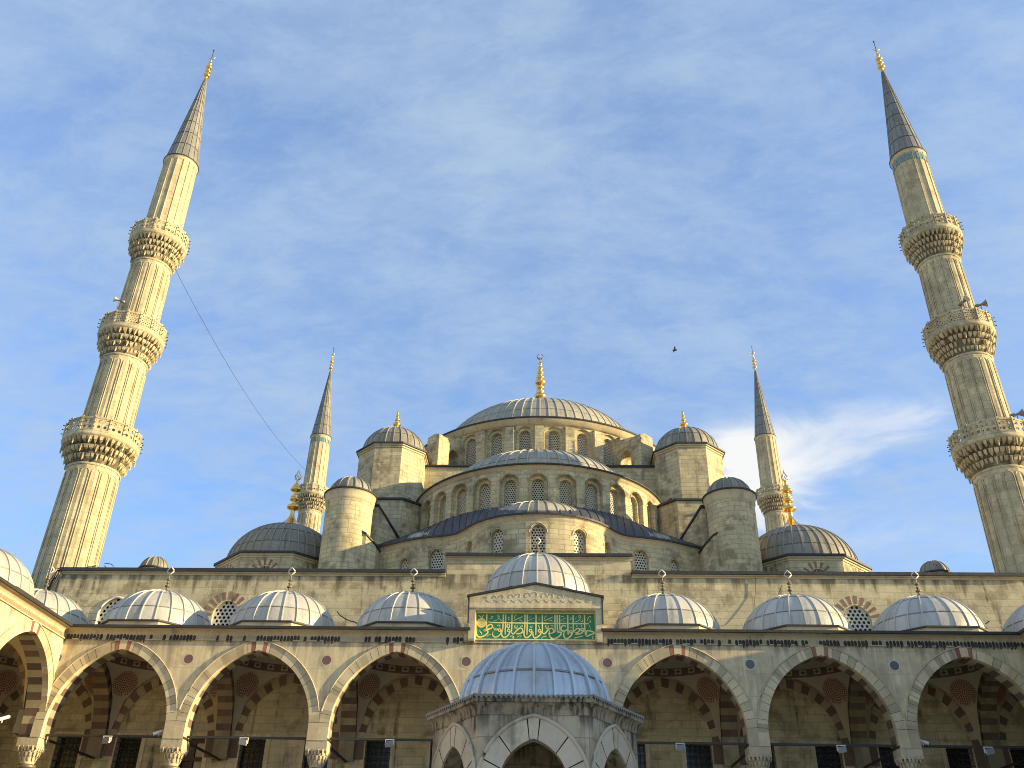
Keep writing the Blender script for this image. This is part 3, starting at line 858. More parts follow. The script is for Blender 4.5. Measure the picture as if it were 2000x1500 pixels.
# stepped stone strips either side of the panel
for x0, x1 in ((gx0 - .22, gx0), (gx1, gx1 + .22)):
    mb.box(x0, x1, -.12, 0, 11.20, 12.0)
portal = mb.build('portal_gable', MARB, porch, (0, 0, 11.2))
mb = MB()
for s_, xe in ((-1, gx0), (1, gx1)):
    xm = (gx0 + gx1) / 2
    A = [(xm, gza), (xe + s_ * .12, gzc - .02), (xe + s_ * .12, gzc + .07), (xm, gza + .09)]
    y0, y1 = yF - .10, 6.6
    for i in range(4):
        p, q = A[i], A[(i + 1) % 4]
        mb.face([(p[0], y0, p[1]), (q[0], y0, q[1]), (q[0], y1, q[1]), (p[0], y1, p[1])])
    mb.face([(p[0], y0, p[1]) for p in A])
    mb.box(min(xe, xe + s_ * .06), max(xe, xe + s_ * .06), yF - .06, yF + .04, 12.0, gzc)
mb.build('gable_roof', LEADE, portal, (0, 0, 13.2))
mb = MB()
for i in range(13):       # carved scroll work in the gable
    x = gx0 + .75 + (gx1 - gx0 - 1.5) * i / 12
    hgt = (gz(x) - 12.95) * .62
    s_ = 1 if i % 2 else -1
    P = []
    for k in range(15):
        a = k / 14 * 4.2
        rr = hgt * .52 * (1 - k / 17)
        P.append((x + s_ * rr * math.cos(a) * .75, yF - .004, 13.02 + hgt * .45 + rr * math.sin(a)))
    mb.tube(P, .011, 4)
    mb.tube([(x - .16, yF - .004, 12.97), (x, yF - .004, 13.02 + hgt * .2), (x + .17, yF - .004, 12.97)], .009, 4)
mb.build('carved_scrolls', TRIM, portal, (0, yF, 13.0))
mb = MB()
mb.prism(octo((0, 3.3), 2.86), 13.0, 13.92, 0, 0, True, False)
mb.prism(octo((0, 3.3), 2.96), 13.92, 13.99, 1)
dr = mb.build('dome_drum', [TRIM, LEADE], porch, (0, 3.3, 13.0))
d = ribbed_dome(dr, 'dome', (0, 3.3), 13.99, 2.72, 2.52, 24, [0.36, 0.80], LEADN, .06, .05, tv=.15)
finial(d, (0, 3.3, 16.45), .75, .34, .36, .06, [(.5, .13, .09), (.75, .10, .07)], BRONZ, 'diamond', .4, tipmat=WHITE)
# small stone spikes (bird crust) on top of the inscription
# side wings
left = thing('side_arcade', 'sunlit court arcade running towards the viewer at the left edge, bright yellow stone', 'arcade', (-21.7, -15, -1.6))
TL = lambda u, d, z: (-21.7 - d, u, z)
sb = [-2.7 - S * k for k in range(5)]
scols = [.45 - S * k for k in range(1, 6)]
arcade(left, TL, sb, -31.0, .0, (-31.0, -.02), [-3.0 - S * k for k in range(5)], scols, [(u, PORPH) for u in scols], crust=False, interior=True)
right = thing('side_arcade', 'shaded court arcade at the right edge that casts its shadow on the porch', 'arcade', (21.7, -15, -1.6))
transverse(left, TL, .42)
TR = lambda u, d, z: (21.7 + d, -u, z)
arcade(right, TR, [-x for x in sb], .0, 31.0, (.02, 31.0), [3.0 + S * k for k in range(5)], [-x for x in scols], [(-u, PORPH) for u in scols], interior=False)
for par, s_ in ((left, -1), (right, 1)):
    mb = MB()
    x0, x1 = sorted((s_ * 28.3, s_ * 28.9))
    mb.box(x0, x1, -31, 6.59, -1.6, 11.78)
    ow_ = mb.build('outer_wall', LIME, par, (s_ * 28.6, -12, -1.6))
    if s_ < 0:
        TW = lambda u, d, z: (-28.3 - d, u, z)
        for c in sb[:3]:
            mb = MB()
            vring(mb, TW, c, 8.1, 2.32, 2.75, .44, .07, .0, 23, lambda k: (1, 0)[k % 2], lambda k: R.uniform(-.1, .25) if k % 2 == 0 else R.uniform(-.35, -.15), stilt=.9, soffit=False)
            mb.build('wall_arch', [VOUS, DKRED], ow_, (-28.3, c, 8.1))
mb = MB()
mb.box(-28.3, 28.3, -.6, 6.6, -1.6, -1.0)
mb.build('platform', PAVE, porch, (0, 3, -1.6))

# ------------------------------------------------------------------ prayer hall
hall = thing('prayer_hall', 'great domed limestone prayer hall rising in tiers of lead domes behind the porch', 'mosque', (0, 32, -1.6))
def window(parent, T, u, z, hw, ht, rise, gm=None, cell=.17, hr=.055, depth=.28, name='window'):
    """dark pane behind a pierced slab; T of the wall it sits in; z sill, ht height of springing above the sill"""
    gm = gm or GRIL
    mb = MB()
    ww, hh = hw + .05, ht + rise + .05
    mb.face([T(u - ww, depth + .12, z - .05), T(u + ww, depth + .12, z - .05), T(u + ww, depth + .12, z + hh), T(u - ww, depth + .12, z + hh)])
    p = T(u, depth, z)
    o_ = mb.build(name, GLASS, parent, p)
    def inside(x, zz, rr):
        if abs(x - u) + rr * .6 > hw: return False
        q = (zz - z) - ht
        if q <= 0: return True
        c_ = max((rise * rise - hw * hw) / (2 * hw), 0)
        return math.hypot(abs(x - u) + c_, q) < hw + c_ - rr * .5
    mb = MB()
    plate(mb, lambda a, d, zz: T(a, depth + d, zz), 2 * hw, ht + rise, cell, hr, .07, True, inside, 0, u - hw, z)
    mb.build('grille', gm, o_, p)
    return o_
def wall_window(parent, wall, T, u0, u1, z0, z1, u, z, hw, ht, rise, niche=None, **k):
    """wall panel u0..u1 with one window; niche=(hw, ht, rise, depth) gives a wider arched recess round it"""
    if niche:
        nh, nht, nr, nd = niche
        arch_panel(wall, T, u0, u1, z0, z1, (u, nh, z, z + nht, nr), nd, 7, 2)
        T2 = lambda a, d, zz: T(a, d + nd, zz)
        arch_panel(wall, T2, u - nh - .01, u + nh + .01, z, z + nht + nr + .05, (u, hw, z, z + ht, rise), .3, 6, 1)
        return window(parent, T2, u, z, hw, ht, rise, **k)
    arch_panel(wall, T, u0, u1, z0, z1, (u, hw, z, z + ht, rise), .3, 6, 3)
    return window(parent, T, u, z, hw, ht, rise, **k)

# front wall behind the porch
mb = MB()
HY = 6.6
TH = Tplane((0, HY, 0), 0)
WT = 16.72
# lower part is seen through the arches, with door and window openings
lows = []
for k in (-3, -2, -1, 0, 1, 2, 3):
    c = k * S
    for s_ in (-1, 1):
        lows.append((c + s_ * 1.62, .63))
lows += [(-23.58, .63), (23.58, .63)]
lows.sort()
cur = -26.4
ztop, zb = 8.13, -1.0
for x, h in lows:
    mb.face([(cur, HY, zb), (x - h, HY, zb), (x - h, HY, ztop), (cur, HY, ztop)])
    cur = x + h
    for a, b_ in (((x - h, HY), (x - h, HY + .5)), ((x + h, HY + .5), (x + h, HY))):
        mb.face([(*a, zb), (*b_, zb), (*b_, ztop), (*a, ztop)])
    mb.face([(x - h, HY, ztop), (x - h, HY + .5, ztop), (x + h, HY + .5, ztop), (x + h, HY, ztop)])
mb.face([(cur, HY, zb), (26.4, HY, zb), (26.4, HY, ztop), (cur, HY, ztop)])
mb.face([(-26.4, HY, ztop), (26.4, HY, ztop), (26.4, HY, 13.0), (-26.4, HY, 13.0)])
wins = [(-22.95, .86), (-16.8, .73), (16.8, .73)]
cur = -26.4
wparts = []
for x, h in wins:
    mb.face([(cur, HY, 13.0), (x - 1.3, HY, 13.0), (x - 1.3, HY, WT), (cur, HY, WT)])
    cur = x + 1.3
    wparts.append((x, h))
    arch_panel(mb, TH, x - 1.3, x + 1.3, 13.0, WT, (x, h, 13.0, 14.35, h * 1.14), .3, 7, 1)
mb.face([(cur, HY, 13.0), (26.4, HY, 13.0), (26.4, HY, WT), (cur, HY, WT)])
mb.face([(-5.0, HY, WT), (5.08, HY, WT), (5.08, HY, 17.66), (-5.0, HY, 17.66)])
for x in (-26.4, 26.4):
    mb.face([(x, HY, -1.6), (x, 58, -1.6), (x, 58, WT), (x, HY, WT)])
for x in (-5.0, 5.08):
    mb.face([(x, HY, WT), (x, 8.0, WT), (x, 8.0, 17.66), (x, HY, 17.66)])
hw_o = mb.build('hall_wall', LIMEW, hall, (0, HY, -1.6))
for (x, h) in wparts:
    o_ = window(hall, TH, x, 13.0, h, 1.35, h * 1.14, GRILW, .235, .083, .14)
    mb = MB()
    if h == .86:
        pts = arch_pts(h, h * 1.14, 10)
        mb.tube([(x - h, HY - .01, 13.0)] + [(x + a, HY - .01, 14.35 + z) for a, z in pts] + [(x + h, HY - .01, 13.0)], .07, 5, 1)
    else:
        A = arch_pts(h + .06, h * 1.14 + .06, 20); B = arch_pts(h + .52, h * 1.14 + .52, 20)
        for i in range(0, 40):
            if i % 4 in (0, 1):
                mb.face([(x + A[i][0], HY - .012, 14.35 + A[i][1]), (x + A[i + 1][0], HY - .012, 14.35 + A[i + 1][1]), (x + B[i + 1][0], HY - .012, 14.35 + B[i + 1][1]), (x + B[i][0], HY - .012, 14.35 + B[i][1])], None, 0, R.uniform(-.2, .2))
    mb.build('brick_surround', [BRICKR, WHITE], o_, (x, HY, 14.3))
# coping of the front wall
mb = MB()
def coping(x0, x1, z):
    mb.box(x0, x1, HY - .06, HY + .02, z - .10, z, 1)
    mb.box(x0, x1, HY - .16, HY + .02, z, z + .06, 1)
    mb.box(x0, x1, HY - .26, HY + 1.4, z + .063, z + .24, 0)
coping(-26.5, -5.05, WT - .03); coping(5.1, 26.6, WT - .03)
coping(-5.1, 5.18, 17.66)
mb.build('wall_coping', [LEADE, TRIM], hall, (0, HY, WT))
mb = MB()
mb.box(-26.4, 26.4, HY + .02, 58, 16.55, 16.70)
mb.box(-5.0, 5.08, HY + .02, 8.3, 16.71, 17.62)
mb.build('hall_roof', LEADO, hall, (0, 30, 16.6))
# windows and doors under the porch
for i, (x, h) in enumerate(lows):
    mb = MB()
    mb.face([(x - h, HY + .42, zb), (x + h, HY + .42, zb), (x + h, HY + .42, ztop), (x - h, HY + .42, ztop)])
    door = abs(x - (-2 * S * 1.0 - 1.62 - 2.7)) < 1.7 and x < -16 and x > -18.5
    o_ = mb.build('doorway' if door else 'lower_window', GLASS, hall, (x, HY + .4, zb))
    mb = MB()
    for a, b_, z0, z1 in ((x - h - .22, x - h, zb, ztop + .22), (x + h, x + h + .22, zb, ztop + .22), (x - h, x + h, ztop, ztop + .22)):
        mb.box(a, b_, HY - .05, HY + .05, z0, z1)
    mb.build('frame', MARB, o_, (x, HY, zb))
    mb = MB()
    if door:
        for xx in (-h + .05, 0, h - .05):
            mb.box(x + xx - .06, x + xx + .06, HY + .30, HY + .36, zb, ztop)
        for zz in (ztop - .1, ztop - .95, ztop - 1.8, ztop - 2.6, ztop - 4):
            mb.box(x - h, x + h, HY + .31, HY + .37, zz - .09, zz + .09)
        mb.face([(x + .1, HY + .39, ztop - .86), (x + h - .1, HY + .39, ztop - .86), (x + h - .1, HY + .39, ztop - .2), (x + .1, HY + .39, ztop - .2)], None, 1)
        mb.face([(x + .1, HY + .39, ztop - 1.7), (x + h - .1, HY + .39, ztop - 1.7), (x + h - .1, HY + .39, ztop - 1.05), (x + .1, HY + .39, ztop - 1.05)], None, 1)
        mb.build('door_leaf', [WOOD, PLAS], o_, (x, HY + .3, zb))
    else:
        for k in range(1, 5):
            xx = x - h + 2 * h * k / 5
            mb.tube([(xx, HY + .1, zb), (xx, HY + .1, ztop)], .018, 4)
        for k in range(14):
            zz = ztop - .25 - k * .3
            mb.tube([(x - h, HY + .1, zz), (x + h, HY + .1, zz)], .018, 4)
        mb.build('bars', IRON, o_, (x, HY + .1, zb))
# striped wall arches under each vault
for c in bays + [-25.2, 25.2]:
    mb = MB()
    vring(mb, TH, c, 8.1, 2.32, 2.75, .44, .07, .0, 23, lambda k: (1, 0)[k % 2], lambda k: R.uniform(-.1, .25) if k % 2 == 0 else R.uniform(-.35, -.15), stilt=.9, soffit=False)
    pts = arch_pts(2.32, 2.75, 12)
    for (xa, za), (xb, zb_) in zip(pts, pts[1:]):
        mb.face([TH(c + xa, -.07, 8.1 + za), TH(c + xb, -.07, 8.1 + zb_), TH(c + xb, 0, 8.1 + zb_), TH(c + xa, 0, 8.1 + za)])
    mb.build('wall_arch', [VOUS, DKRED], hall, (c, HY, 7.3))
for c in [-28.6 + .15, ]:
    pass

# main dome, drum and its buttresses
DC = (0.0, 33.4)
mb = MB()
TD = Tcyl(DC[0], DC[1], 11.25)
NB = 30
du = 2 * PI * 11.25 / NB
dw = []
for k in range(NB):
    u = (k + .5 - NB / 2) * du
    ang = u / 11.25
    if abs(ang) < 1.35:
        dw.append(wall_window(hall, mb, TD, u - du / 2, u + du / 2, 30.4, 34.6, u, 31.55, .46, 2.2, .46, niche=(.74, 2.2, .74, .18), cell=.165, hr=.056))
    else:
        mb.face([TD(u - du / 2, 0, 30.4), TD(u + du / 2, 0, 30.4), TD(u + du / 2, 0, 34.6), TD(u - du / 2, 0, 34.6)])
for k in range(NB):      # pilasters between the windows
    u = (k - NB / 2) * du
    ang = u / 11.25
    if abs(ang) > 1.4: continue
    ca, sa = math.cos(ang), math.sin(ang)
    def P(o_, rr, z): return (DC[0] + rr * sa + o_ * ca, DC[1] - rr * ca + o_ * sa, z)
    hw_, r0, r1, z0, z1 = .36, 11.0, 11.58, 30.4, 34.35
    mb.face([P(-hw_, r1, z0), P(hw_, r1, z0), P(hw_, r1, z1), P(-hw_, r1, z1)])
    for s_ in (-1, 1):
        mb.face([P(s_ * hw_, r0, z0), P(s_ * hw_, r1, z0), P(s_ * hw_, r1, z1), P(s_ * hw_, r0, z1)])
    mb.face([P(-hw_, r1, z1), P(hw_, r1, z1), P(hw_, r0, z1 + .25), P(-hw_, r0, z1 + .25)])
drum = mb.build('drum', LIME, hall, (0, 33.4, 30.4))
for w_ in dw:
    pass
mb = MB()
mb.lathe([(11.2, 34.55), (11.45, 34.6), (11.5, 34.75), (11.72, 34.9), (11.72, 35.0)], 120, DC, smooth=True)
mb.lathe([(11.72, 35.0), (11.80, 35.0), (11.80, 35.12), (11.25, 35.2)], 120, DC, mat=1)
mb.build('cornice', [TRIM, LEADE], drum, (0, 33.4, 34.6))
prof = [(9.5 * math.cos(t), 35.15 + 6.45 * math.sin(t)) for t in [PI / 2 * i / 22 for i in range(22)]] + [(.3, 41.6), (0, 41.62)]
mb = MB()
mb.lathe([(11.4, 35.13), (9.4, 35.2)], 60, DC)
mb.build('drum_ledge', LEADO, drum, (0, 33.4, 35.1))
md = ribbed_dome(hall, 'main_dome', DC, 35.15, 9.5, 6.45, 76, [0.16, .36, .56, .75, .9], LEADO, .095, .06, prof=prof, tv=.10)
finial(md, (0, 33.4, 41.4), 6.7, 1.25, 1.7, .18, [(.36, .60, .055), (.44, .42, .03), (.505, .40, .025), (.59, .55, .05), (.68, .40, .035), (.755, .34, .035), (.83, .28, .035), (.91, .21, .03)], GOLD, 'crescent', .30, tipmat=BRONZ)
for sg, tl in ((-1, 1), (1, 1)):
    for ang in (36.5, 62):
        a = math.radians(ang) * sg
        ca, sa = math.cos(a), math.sin(a)
        TB = lambda r_, d, z: (DC[0] + r_ * sa + (.62 - d) * ca, DC[1] - r_ * ca + (.62 - d) * sa, z)
        TB2 = lambda r_, d, z: (DC[0] + r_ * sa - (.62 - d) * ca, DC[1] - r_ * ca - (.62 - d) * sa, z)
        mb = MB()
        for T_ in (TB, TB2):
            arch_panel(mb, T_, 11.0, 14.1, 30.4, 33.55, (12.25, .62, 30.4, 32.2, .62), .62, 7, 1)
        mb.face([TB(14.1, 0, 30.4), TB2(14.1, 0, 30.4), TB2(14.1, 0, 33.55), TB(14.1, 0, 33.55)])
        mb.face([TB(11.0, 0, 33.55), TB(14.1, 0, 33.55), TB(13.9, .62, 33.85), TB(11.0, .62, 34.5)])
        mb.face([TB2(11.0, 0, 33.55), TB2(14.1, 0, 33.55), TB2(13.9, .62, 33.85), TB2(11.0, .62, 34.5)])
        mb.face([TB(14.1, 0, 33.55), TB2(14.1, 0, 33.55), TB(13.9, .62, 33.85)])
        mb.build('flying_buttress', LIME, drum, TB(12.5, .62, 30.4))
# square base under the drum
mb = MB()
mb.box(-13.5, 13.5, 21.3, 45.5, 22.0, 30.42)
mb.build('dome_base', LIME, hall, (0, 33, 22))
mb = MB()
mb.box(-13.7, 13.7, 21.12, 45.7, 30.425, 30.56)
mb.build('base_roof', LEADE, hall, (0, 33, 30.4))

# front semi-dome
SC = (-.05, 20.9)
TS = Tcyl(SC[0], SC[1], 8.9)
mb = MB()
du = math.radians(12) * 8.9
for k in range(-7, 8):
    u = k * du
    if abs(k) <= 6:
        wall_window(hall, mb, TS, u - du / 2, u + du / 2, 22.0, 25.85, u, 23.25, .42, 1.55, .42, niche=(.66, 1.55, .66, .30), cell=.155, hr=.054)
    else:
        mb.face([TS(u - du / 2, 0, 22), TS(u + du / 2, 0, 22), TS(u + du / 2, 0, 25.85), TS(u - du / 2, 0, 25.85)])
for k in range(-7, 8):
    for s_ in (0,):
        u = k * du
        pts = arch_pts(.70, .70, 7)
        mb.tube([TS(u + x, -.005, 24.8 + z) for x, z in pts], .028, 4)
sd = mb.build('semi_dome_drum', LIME, hall, (0, 12, 22))
mb = MB()
mb.lathe([(8.88, 25.75), (8.98, 25.8), (9.0, 25.9), (9.12, 25.98)], 120, SC, PI, 2 * PI)
mb.lathe([(9.12, 25.98), (9.2, 25.98), (9.2, 26.09), (8.8, 26.14)], 120, SC, PI, 2 * PI, mat=1)
mb.build('cornice', [TRIM, LEADE], sd, (0, 12, 25.8))
ribbed_dome(hall, 'semi_dome', SC, 26.12, 7.35, 4.15, 30, [.35, .62], LEADO, .12, .07, PI, 2 * PI, sub=4, tv=.16)
mb = MB()
mb.lathe([(8.85, 26.12), (7.3, 26.2)], 60, SC, PI, 2 * PI)
mb.build('semi_dome_ledge', LEADD, sd, (0, 12, 26.1))

# lower exedra wall with its waving cornice
half = [(0, 8.27), (.75, 8.30), (1.45, 8.43), (2.15, 8.66), (2.85, 9.05), (3.5, 9.58), (4.0, 10.2), (4.45, 10.85), (4.95, 11.4), (5.5, 11.72), (6.4, 11.95), (7.4, 12.25), (8.3, 12.65), (9.2, 13.2), (10.2, 13.75), (11.4, 14.0)]
plan = [(-x, y) for x, y in reversed(half[1:])] + half
acc = [0.0]
for p, q in zip(plan, plan[1:]):
    acc.append(acc[-1] + math.hypot(q[0] - p[0], q[1] - p[1]))
L0 = acc[len(half) - 1]
def TE(u, d, z):
    s_ = u + L0
    s_ = max(0.0, min(acc[-1] - 1e-6, s_))
    k = max(i for i in range(len(acc) - 1) if acc[i] <= s_)
    f = (s_ - acc[k]) / (acc[k + 1] - acc[k])
    p, q = plan[k], plan[k + 1]
    nx, ny = q[1] - p[1], -(q[0] - p[0])
    l = math.hypot(nx, ny)
    return (p[0] + (q[0] - p[0]) * f - d * nx / l, p[1] + (q[1] - p[1]) * f - d * ny / l, z)
def su(x):      # arc position of a plan x
    for k in range(len(plan) - 1):
        if plan[k][0] <= x <= plan[k + 1][0]:
            f = (x - plan[k][0]) / (plan[k + 1][0] - plan[k][0])
            return acc[k] + (acc[k + 1] - acc[k]) * f - L0
mb = MB()
ews = [(-8.42, .33, .8), (-6.3, .44, 1.0), (-4.15, .36, 1.0), (-2.42, .40, 1.12), (0, .43, 1.3), (2.45, .40, 1.12), (4.15, .36, 1.0), (6.3, .44, 1.0), (8.42, .33, .8)]
us = [su(x) for x, _, _ in ews]
bnd = [-L0] + [(a + b_) / 2 for a, b_ in zip(us, us[1:])] + [L0]
for i, (x, h, ht) in enumerate(ews):
    wall_window(hall, mb, TE, bnd[i], bnd[i + 1], 16.6, 20.72, us[i], 18.75 if i != 4 else 18.6, h, ht, h * 1.12, cell=.19, hr=.065, gm=GRILW)
    pts = arch_pts(h + .10, h * 1.12 + .10, 8)
    zz = (18.75 if i != 4 else 18.6) + ht
    mb.tube([TE(us[i] + a, 0.0, zz + b_) for a, b_ in pts], .035, 4)
ex = mb.build('exedra', LIME, hall, (0, 8.3, 17))
mb = MB()
NS = 120
us_ = [-L0 + 2 * L0 * i / NS for i in range(NS + 1)]
for a, b_ in zip(us_, us_[1:]):
    for (d0, z0, d1, z1, m_) in ((.0, 20.6, -.06, 20.72, 0), (-.06, 20.72, -.10, 20.84, 0), (-.10, 20.84, -.2, 20.92, 0), (-.2, 20.92, -.27, 20.92, 1), (-.27, 20.92, -.27, 21.03, 1), (-.27, 21.03, .25, 21.1, 1)):
        mb.face([TE(a, d0, z0), TE(b_, d0, z0), TE(b_, d1, z1), TE(a, d1, z1)], None, m_)
mb.build('cornice', [TRIM, LEADE], ex, (0, 8.3, 20.7))
# sloping lead roof from the exedra cornice up to the drum, with standing seams
mb = MB()
def roofp(u, f):
    a = TE(u, -.15, 21.05)
    ang = max(-1.35, min(1.35, u / L0 * 1.35))
    b_ = (SC[0] + 8.86 * math.sin(ang), SC[1] - 8.86 * math.cos(ang), 23.27)
    k = f
    zz = a[2] + (b_[2] - a[2]) * (f ** .8)
    return (a[0] + (b_[0] - a[0]) * k, a[1] + (b_[1] - a[1]) * k, zz)
for i, (a, b_) in enumerate(zip(us_, us_[1:])):
    tn = R.uniform(-.1, .1) if i % 3 == 0 else tn
    for j in range(6):
        mb.face([roofp(a, j / 6), roofp(b_, j / 6), roofp(b_, (j + 1) / 6), roofp(a, (j + 1) / 6)], [(a, j * .5), (b_, j * .5), (b_, j * .5 + .5), (a, j * .5 + .5)], 0, tn, True)
for i in range(0, NS + 1, 3):
    mb.tube([Vector(roofp(us_[i], j / 6)) + Vector((0, 0, .02)) for j in range(7)], .035, 4)
mb.build('exedra_roof', LEADD, ex, (0, 10, 21))
def half_dome(c, r_, h, dirn, n):
    prof_ = [(r_ * math.cos(t), 20.95 + h * math.sin(t)) for t in [PI / 2 * i / 12 for i in range(12)]] + [(.1, 20.95 + h), (0, 20.95 + h)]
    return ribbed_dome(ex, 'exedra_dome', c, 20.95, r_, h, n, [.6], LEADO, .08, .05, dirn - PI * .56, dirn + PI * .56, prof=prof_, sub=3, tv=.15)
half_dome((0, 12.25), 3.85, 2.05, -PI / 2, 22)
half_dome((6.7, 14.6), 2.5, 1.15, -PI / 2 + .3, 18)
half_dome((-6.7, 14.6), 2.5, 1.15, -PI / 2 - .3, 18)

# corner pier turrets, their stepped bases and the round stair towers in front
for sg in (-1, 1):
    c = (11.2 * sg, 21.0)
    mb = MB()
    mb.prism(octo(c, 2.45), 22.0, 30.85, 0, 0, False, False)
    tu = mb.build('turret', LIME, hall, (c[0], c[1], 22))
    mb = MB()
    mb.prism(octo(c, 2.50), 30.72, 30.86, 0); mb.prism(octo(c, 2.60), 30.86, 30.97, 0); mb.prism(octo(c, 2.70), 30.97, 31.08, 1)
    mb.build('cornice', [TRIM, LEADE], tu, (c[0], c[1], 30.8))
    prof_ = []
    d = ribbed_dome(tu, 'dome', c, 31.08, 2.45, 2.35, 26, [.45], LEADC, .075, .055, tv=.18)
    finial(d, (c[0], c[1], 33.3), 1.85, .78, .5, .15, [(.36, .32, .10), (.58, .20, .06), (.76, .14, .05), (.92, .12, .05)], GOLD, '')
    # small arched opening in the inner face
    a = PI / 4 * (-sg) * -1
    ang = -PI / 2 - sg * PI / 4
    fx, fy = c[0] + 2.45 * math.cos(ang), c[1] + 2.45 * math.sin(ang)
    TT = Tplane((fx, fy, 0), ang + PI / 2)
    mb = MB()
    P = [(-.24, 25.9), (.24, 25.9)] + [(.24 - .0 + (x - .24), 26.75 + z) for x, z in reversed(arch_pts(.24, .24, 5))]
    mb.face([TT(x, -.015, z) for x, z in P], None, 0 if sg > 0 else 1)
    mb.tube([TT(x, -.02, z) for x, z in [(-.24, 25.9)] + [(x, 26.75 + z) for x, z in arch_pts(.24, .24, 5)] + [(.24, 25.9)]], .03, 4, 2)
    mb.build('turret_window', [GLASS, GREYM, TRIM], tu, TT(0, 0, 25.9))
    # stepped base
    m_ = lambda pts: [(x * sg, y) for x, y in (pts if sg > 0 else reversed(pts))]
    mb = MB()
    base = m_([(9.46, 16.5), (13.6, 16.5), (13.6, 22), (7.6, 22), (7.6, 18.9), (8.45, 17.5)])
    mb.prism(base, 16.6, 25.55, 0, 0, True, False)
    ov = m_([(9.36, 16.38), (13.7, 16.38), (13.7, 22), (7.6, 22), (7.6, 18.7), (8.38, 17.36)])
    mb.prism(ov, 25.55, 25.70, 1)
    bb = mb.build('turret_base', [LIME, LEADE], hall, (11 * sg, 18, 17))
    mb = MB()
    pts = [(10.6, 14.0), (13.4, 14.0), (13.4, 16.6), (9.0, 16.6), (9.1, 15.9)]
    zt = [24.0, 24.0, 24.0, 21.9, 21.9]
    if sg < 0: pts = list(reversed(pts)); zt = list(reversed(zt))
    pts = [(x * sg, y) for x, y in pts]
    mb.prism(pts, 16.6, 24, 0, 0, True, False, zt)
    cx_ = sum(p[0] for p in pts) / len(pts); cy_ = sum(p[1] for p in pts) / len(pts)
    pts2 = [(cx_ + (x - cx_) * 1.06, cy_ + (y - cy_) * 1.07) for x, y in pts]
    n_ = len(pts2)
    for i in range(n_):
        j = (i + 1) % n_
        mb.face([(*pts2[i], zt[i] + .003), (*pts2[j], zt[j] + .003), (*pts2[j], zt[j] + .14), (*pts2[i], zt[i] + .14)], None, 1)
    mb.face([(*p, z + .14) for p, z in zip(pts2, zt)], None, 1); mb.face([(*p, z + .003) for p, z in zip(pts2, zt)], None, 1)
    mb.build('stepped_buttress', [LIME, LEADE], bb, (11 * sg, 15, 17))
    mb = MB()
    pts = [(10.7, 11.6), (12.2, 11.6), (12.2, 14), (10.15, 14), (10.15, 12.3)]; zt = [21.0, 21.9, 21.9, 20.7, 20.5]
    if sg < 0: pts = list(reversed(pts)); zt = list(reversed(zt))
    pts = [(x * sg, y) for x, y in pts]
    mb.prism(pts, 16.6, 22, 0, 0, True, False, zt)
    for i in range(5):
        j = (i + 1) % 5
        cxx, cyy = 11 * sg, 12.8
        A, B = pts[i], pts[j]
        e = lambda p: (cxx + (p[0] - cxx) * 1.08, cyy + (p[1] - cyy) * 1.08)
        mb.face([(*e(A), zt[i]), (*e(B), zt[j]), (*e(B), zt[j] + .12), (*e(A), zt[i] + .12)], None, 1)
    mb.face([(cxx + (p[0] - cxx) * 1.08, cyy + (p[1] - cyy) * 1.08, z + .12) for p, z in zip(pts, zt)], None, 1)
    mb.build('low_buttress', [LIME, LEADE], bb, (11 * sg, 12.5, 17))
    # round tower
    rc = (12.15 * sg, 12.45)
    mb = MB()
    mb.lathe([(1.48, 16.6), (1.50, 23.4)], 48, rc)
    rt_ = mb.build('round_tower', LIME, hall, (rc[0], rc[1], 16.6))
    mb = MB()
    mb.lathe([(1.50, 23.25), (1.56, 23.32), (1.56, 23.45), (1.62, 23.75), (1.66, 23.85)], 48, rc)
    mb.lathe([(1.66, 23.85), (1.72, 23.86), (1.72, 23.96), (1.3, 24.02)], 48, rc, mat=1)
    mb.build('cornice', [TRIM, LEADE], rt_, (rc[0], rc[1], 23.3))
    ribbed_dome(rt_, 'dome', rc, 23.98, 1.36, 1.22, 16, [], LEADC, .10, .08, tv=.2)
    # corner dome
    cc = (16.85 * sg, 15.9)
    mb = MB()
    ap = 3.85
    oc = octo(cc, ap)
    side = 2 * ap * math.tan(PI / 8)
    wl = []
    for k in range(8):
        an = PI / 4 * k - PI / 2
        fx, fy = cc[0] + ap * math.cos(an), cc[1] + ap * math.sin(an)
        T8 = Tplane((fx, fy, 0), an + PI / 2)
        if math.sin(an) < .1:
            arch_panel(mb, T8, -side / 2, side / 2, 16.6, 19.8, (0, .52, 17.4, 18.62, .52), .3, 6, 2)
            wl.append(T8)
        else:
            mb.face([T8(-side / 2, 0, 16.6), T8(side / 2, 0, 16.6), T8(side / 2, 0, 19.8), T8(-side / 2, 0, 19.8)])
    od = mb.build('corner_drum', LIME, hall, (cc[0], cc[1], 16.6))
    for T8 in wl:
        o_ = window(od, T8, 0, 17.4, .52, 1.22, .52, GRIL, .2, .068, .15)
        mb = MB()
        A = arch_pts(.56, .56, 18); B = arch_pts(.98, .98, 18)
        for i in range(1, 36):
            if i % 5 in (1, 2):
                mb.face([T8(A[i][0], -.012, 18.62 + A[i][1]), T8(A[i + 1][0], -.012, 18.62 + A[i + 1][1]), T8(B[i + 1][0], -.012, 18.62 + B[i + 1][1]), T8(B[i][0], -.012, 18.62 + B[i][1])], None, 0, R.uniform(-.2, .2))
        mb.build('brick_surround', BRICKR, o_, T8(0, 0, 18.3))
    mb = MB()
    mb.prism(octo(cc, ap + .05), 19.66, 19.8, 0); mb.prism(octo(cc, ap + .14), 19.8, 19.9, 0); mb.prism(octo(cc, ap + .24), 19.9, 20.04, 1)
    mb.build('cornice', [TRIM, LEADE], od, (cc[0], cc[1], 19.7))
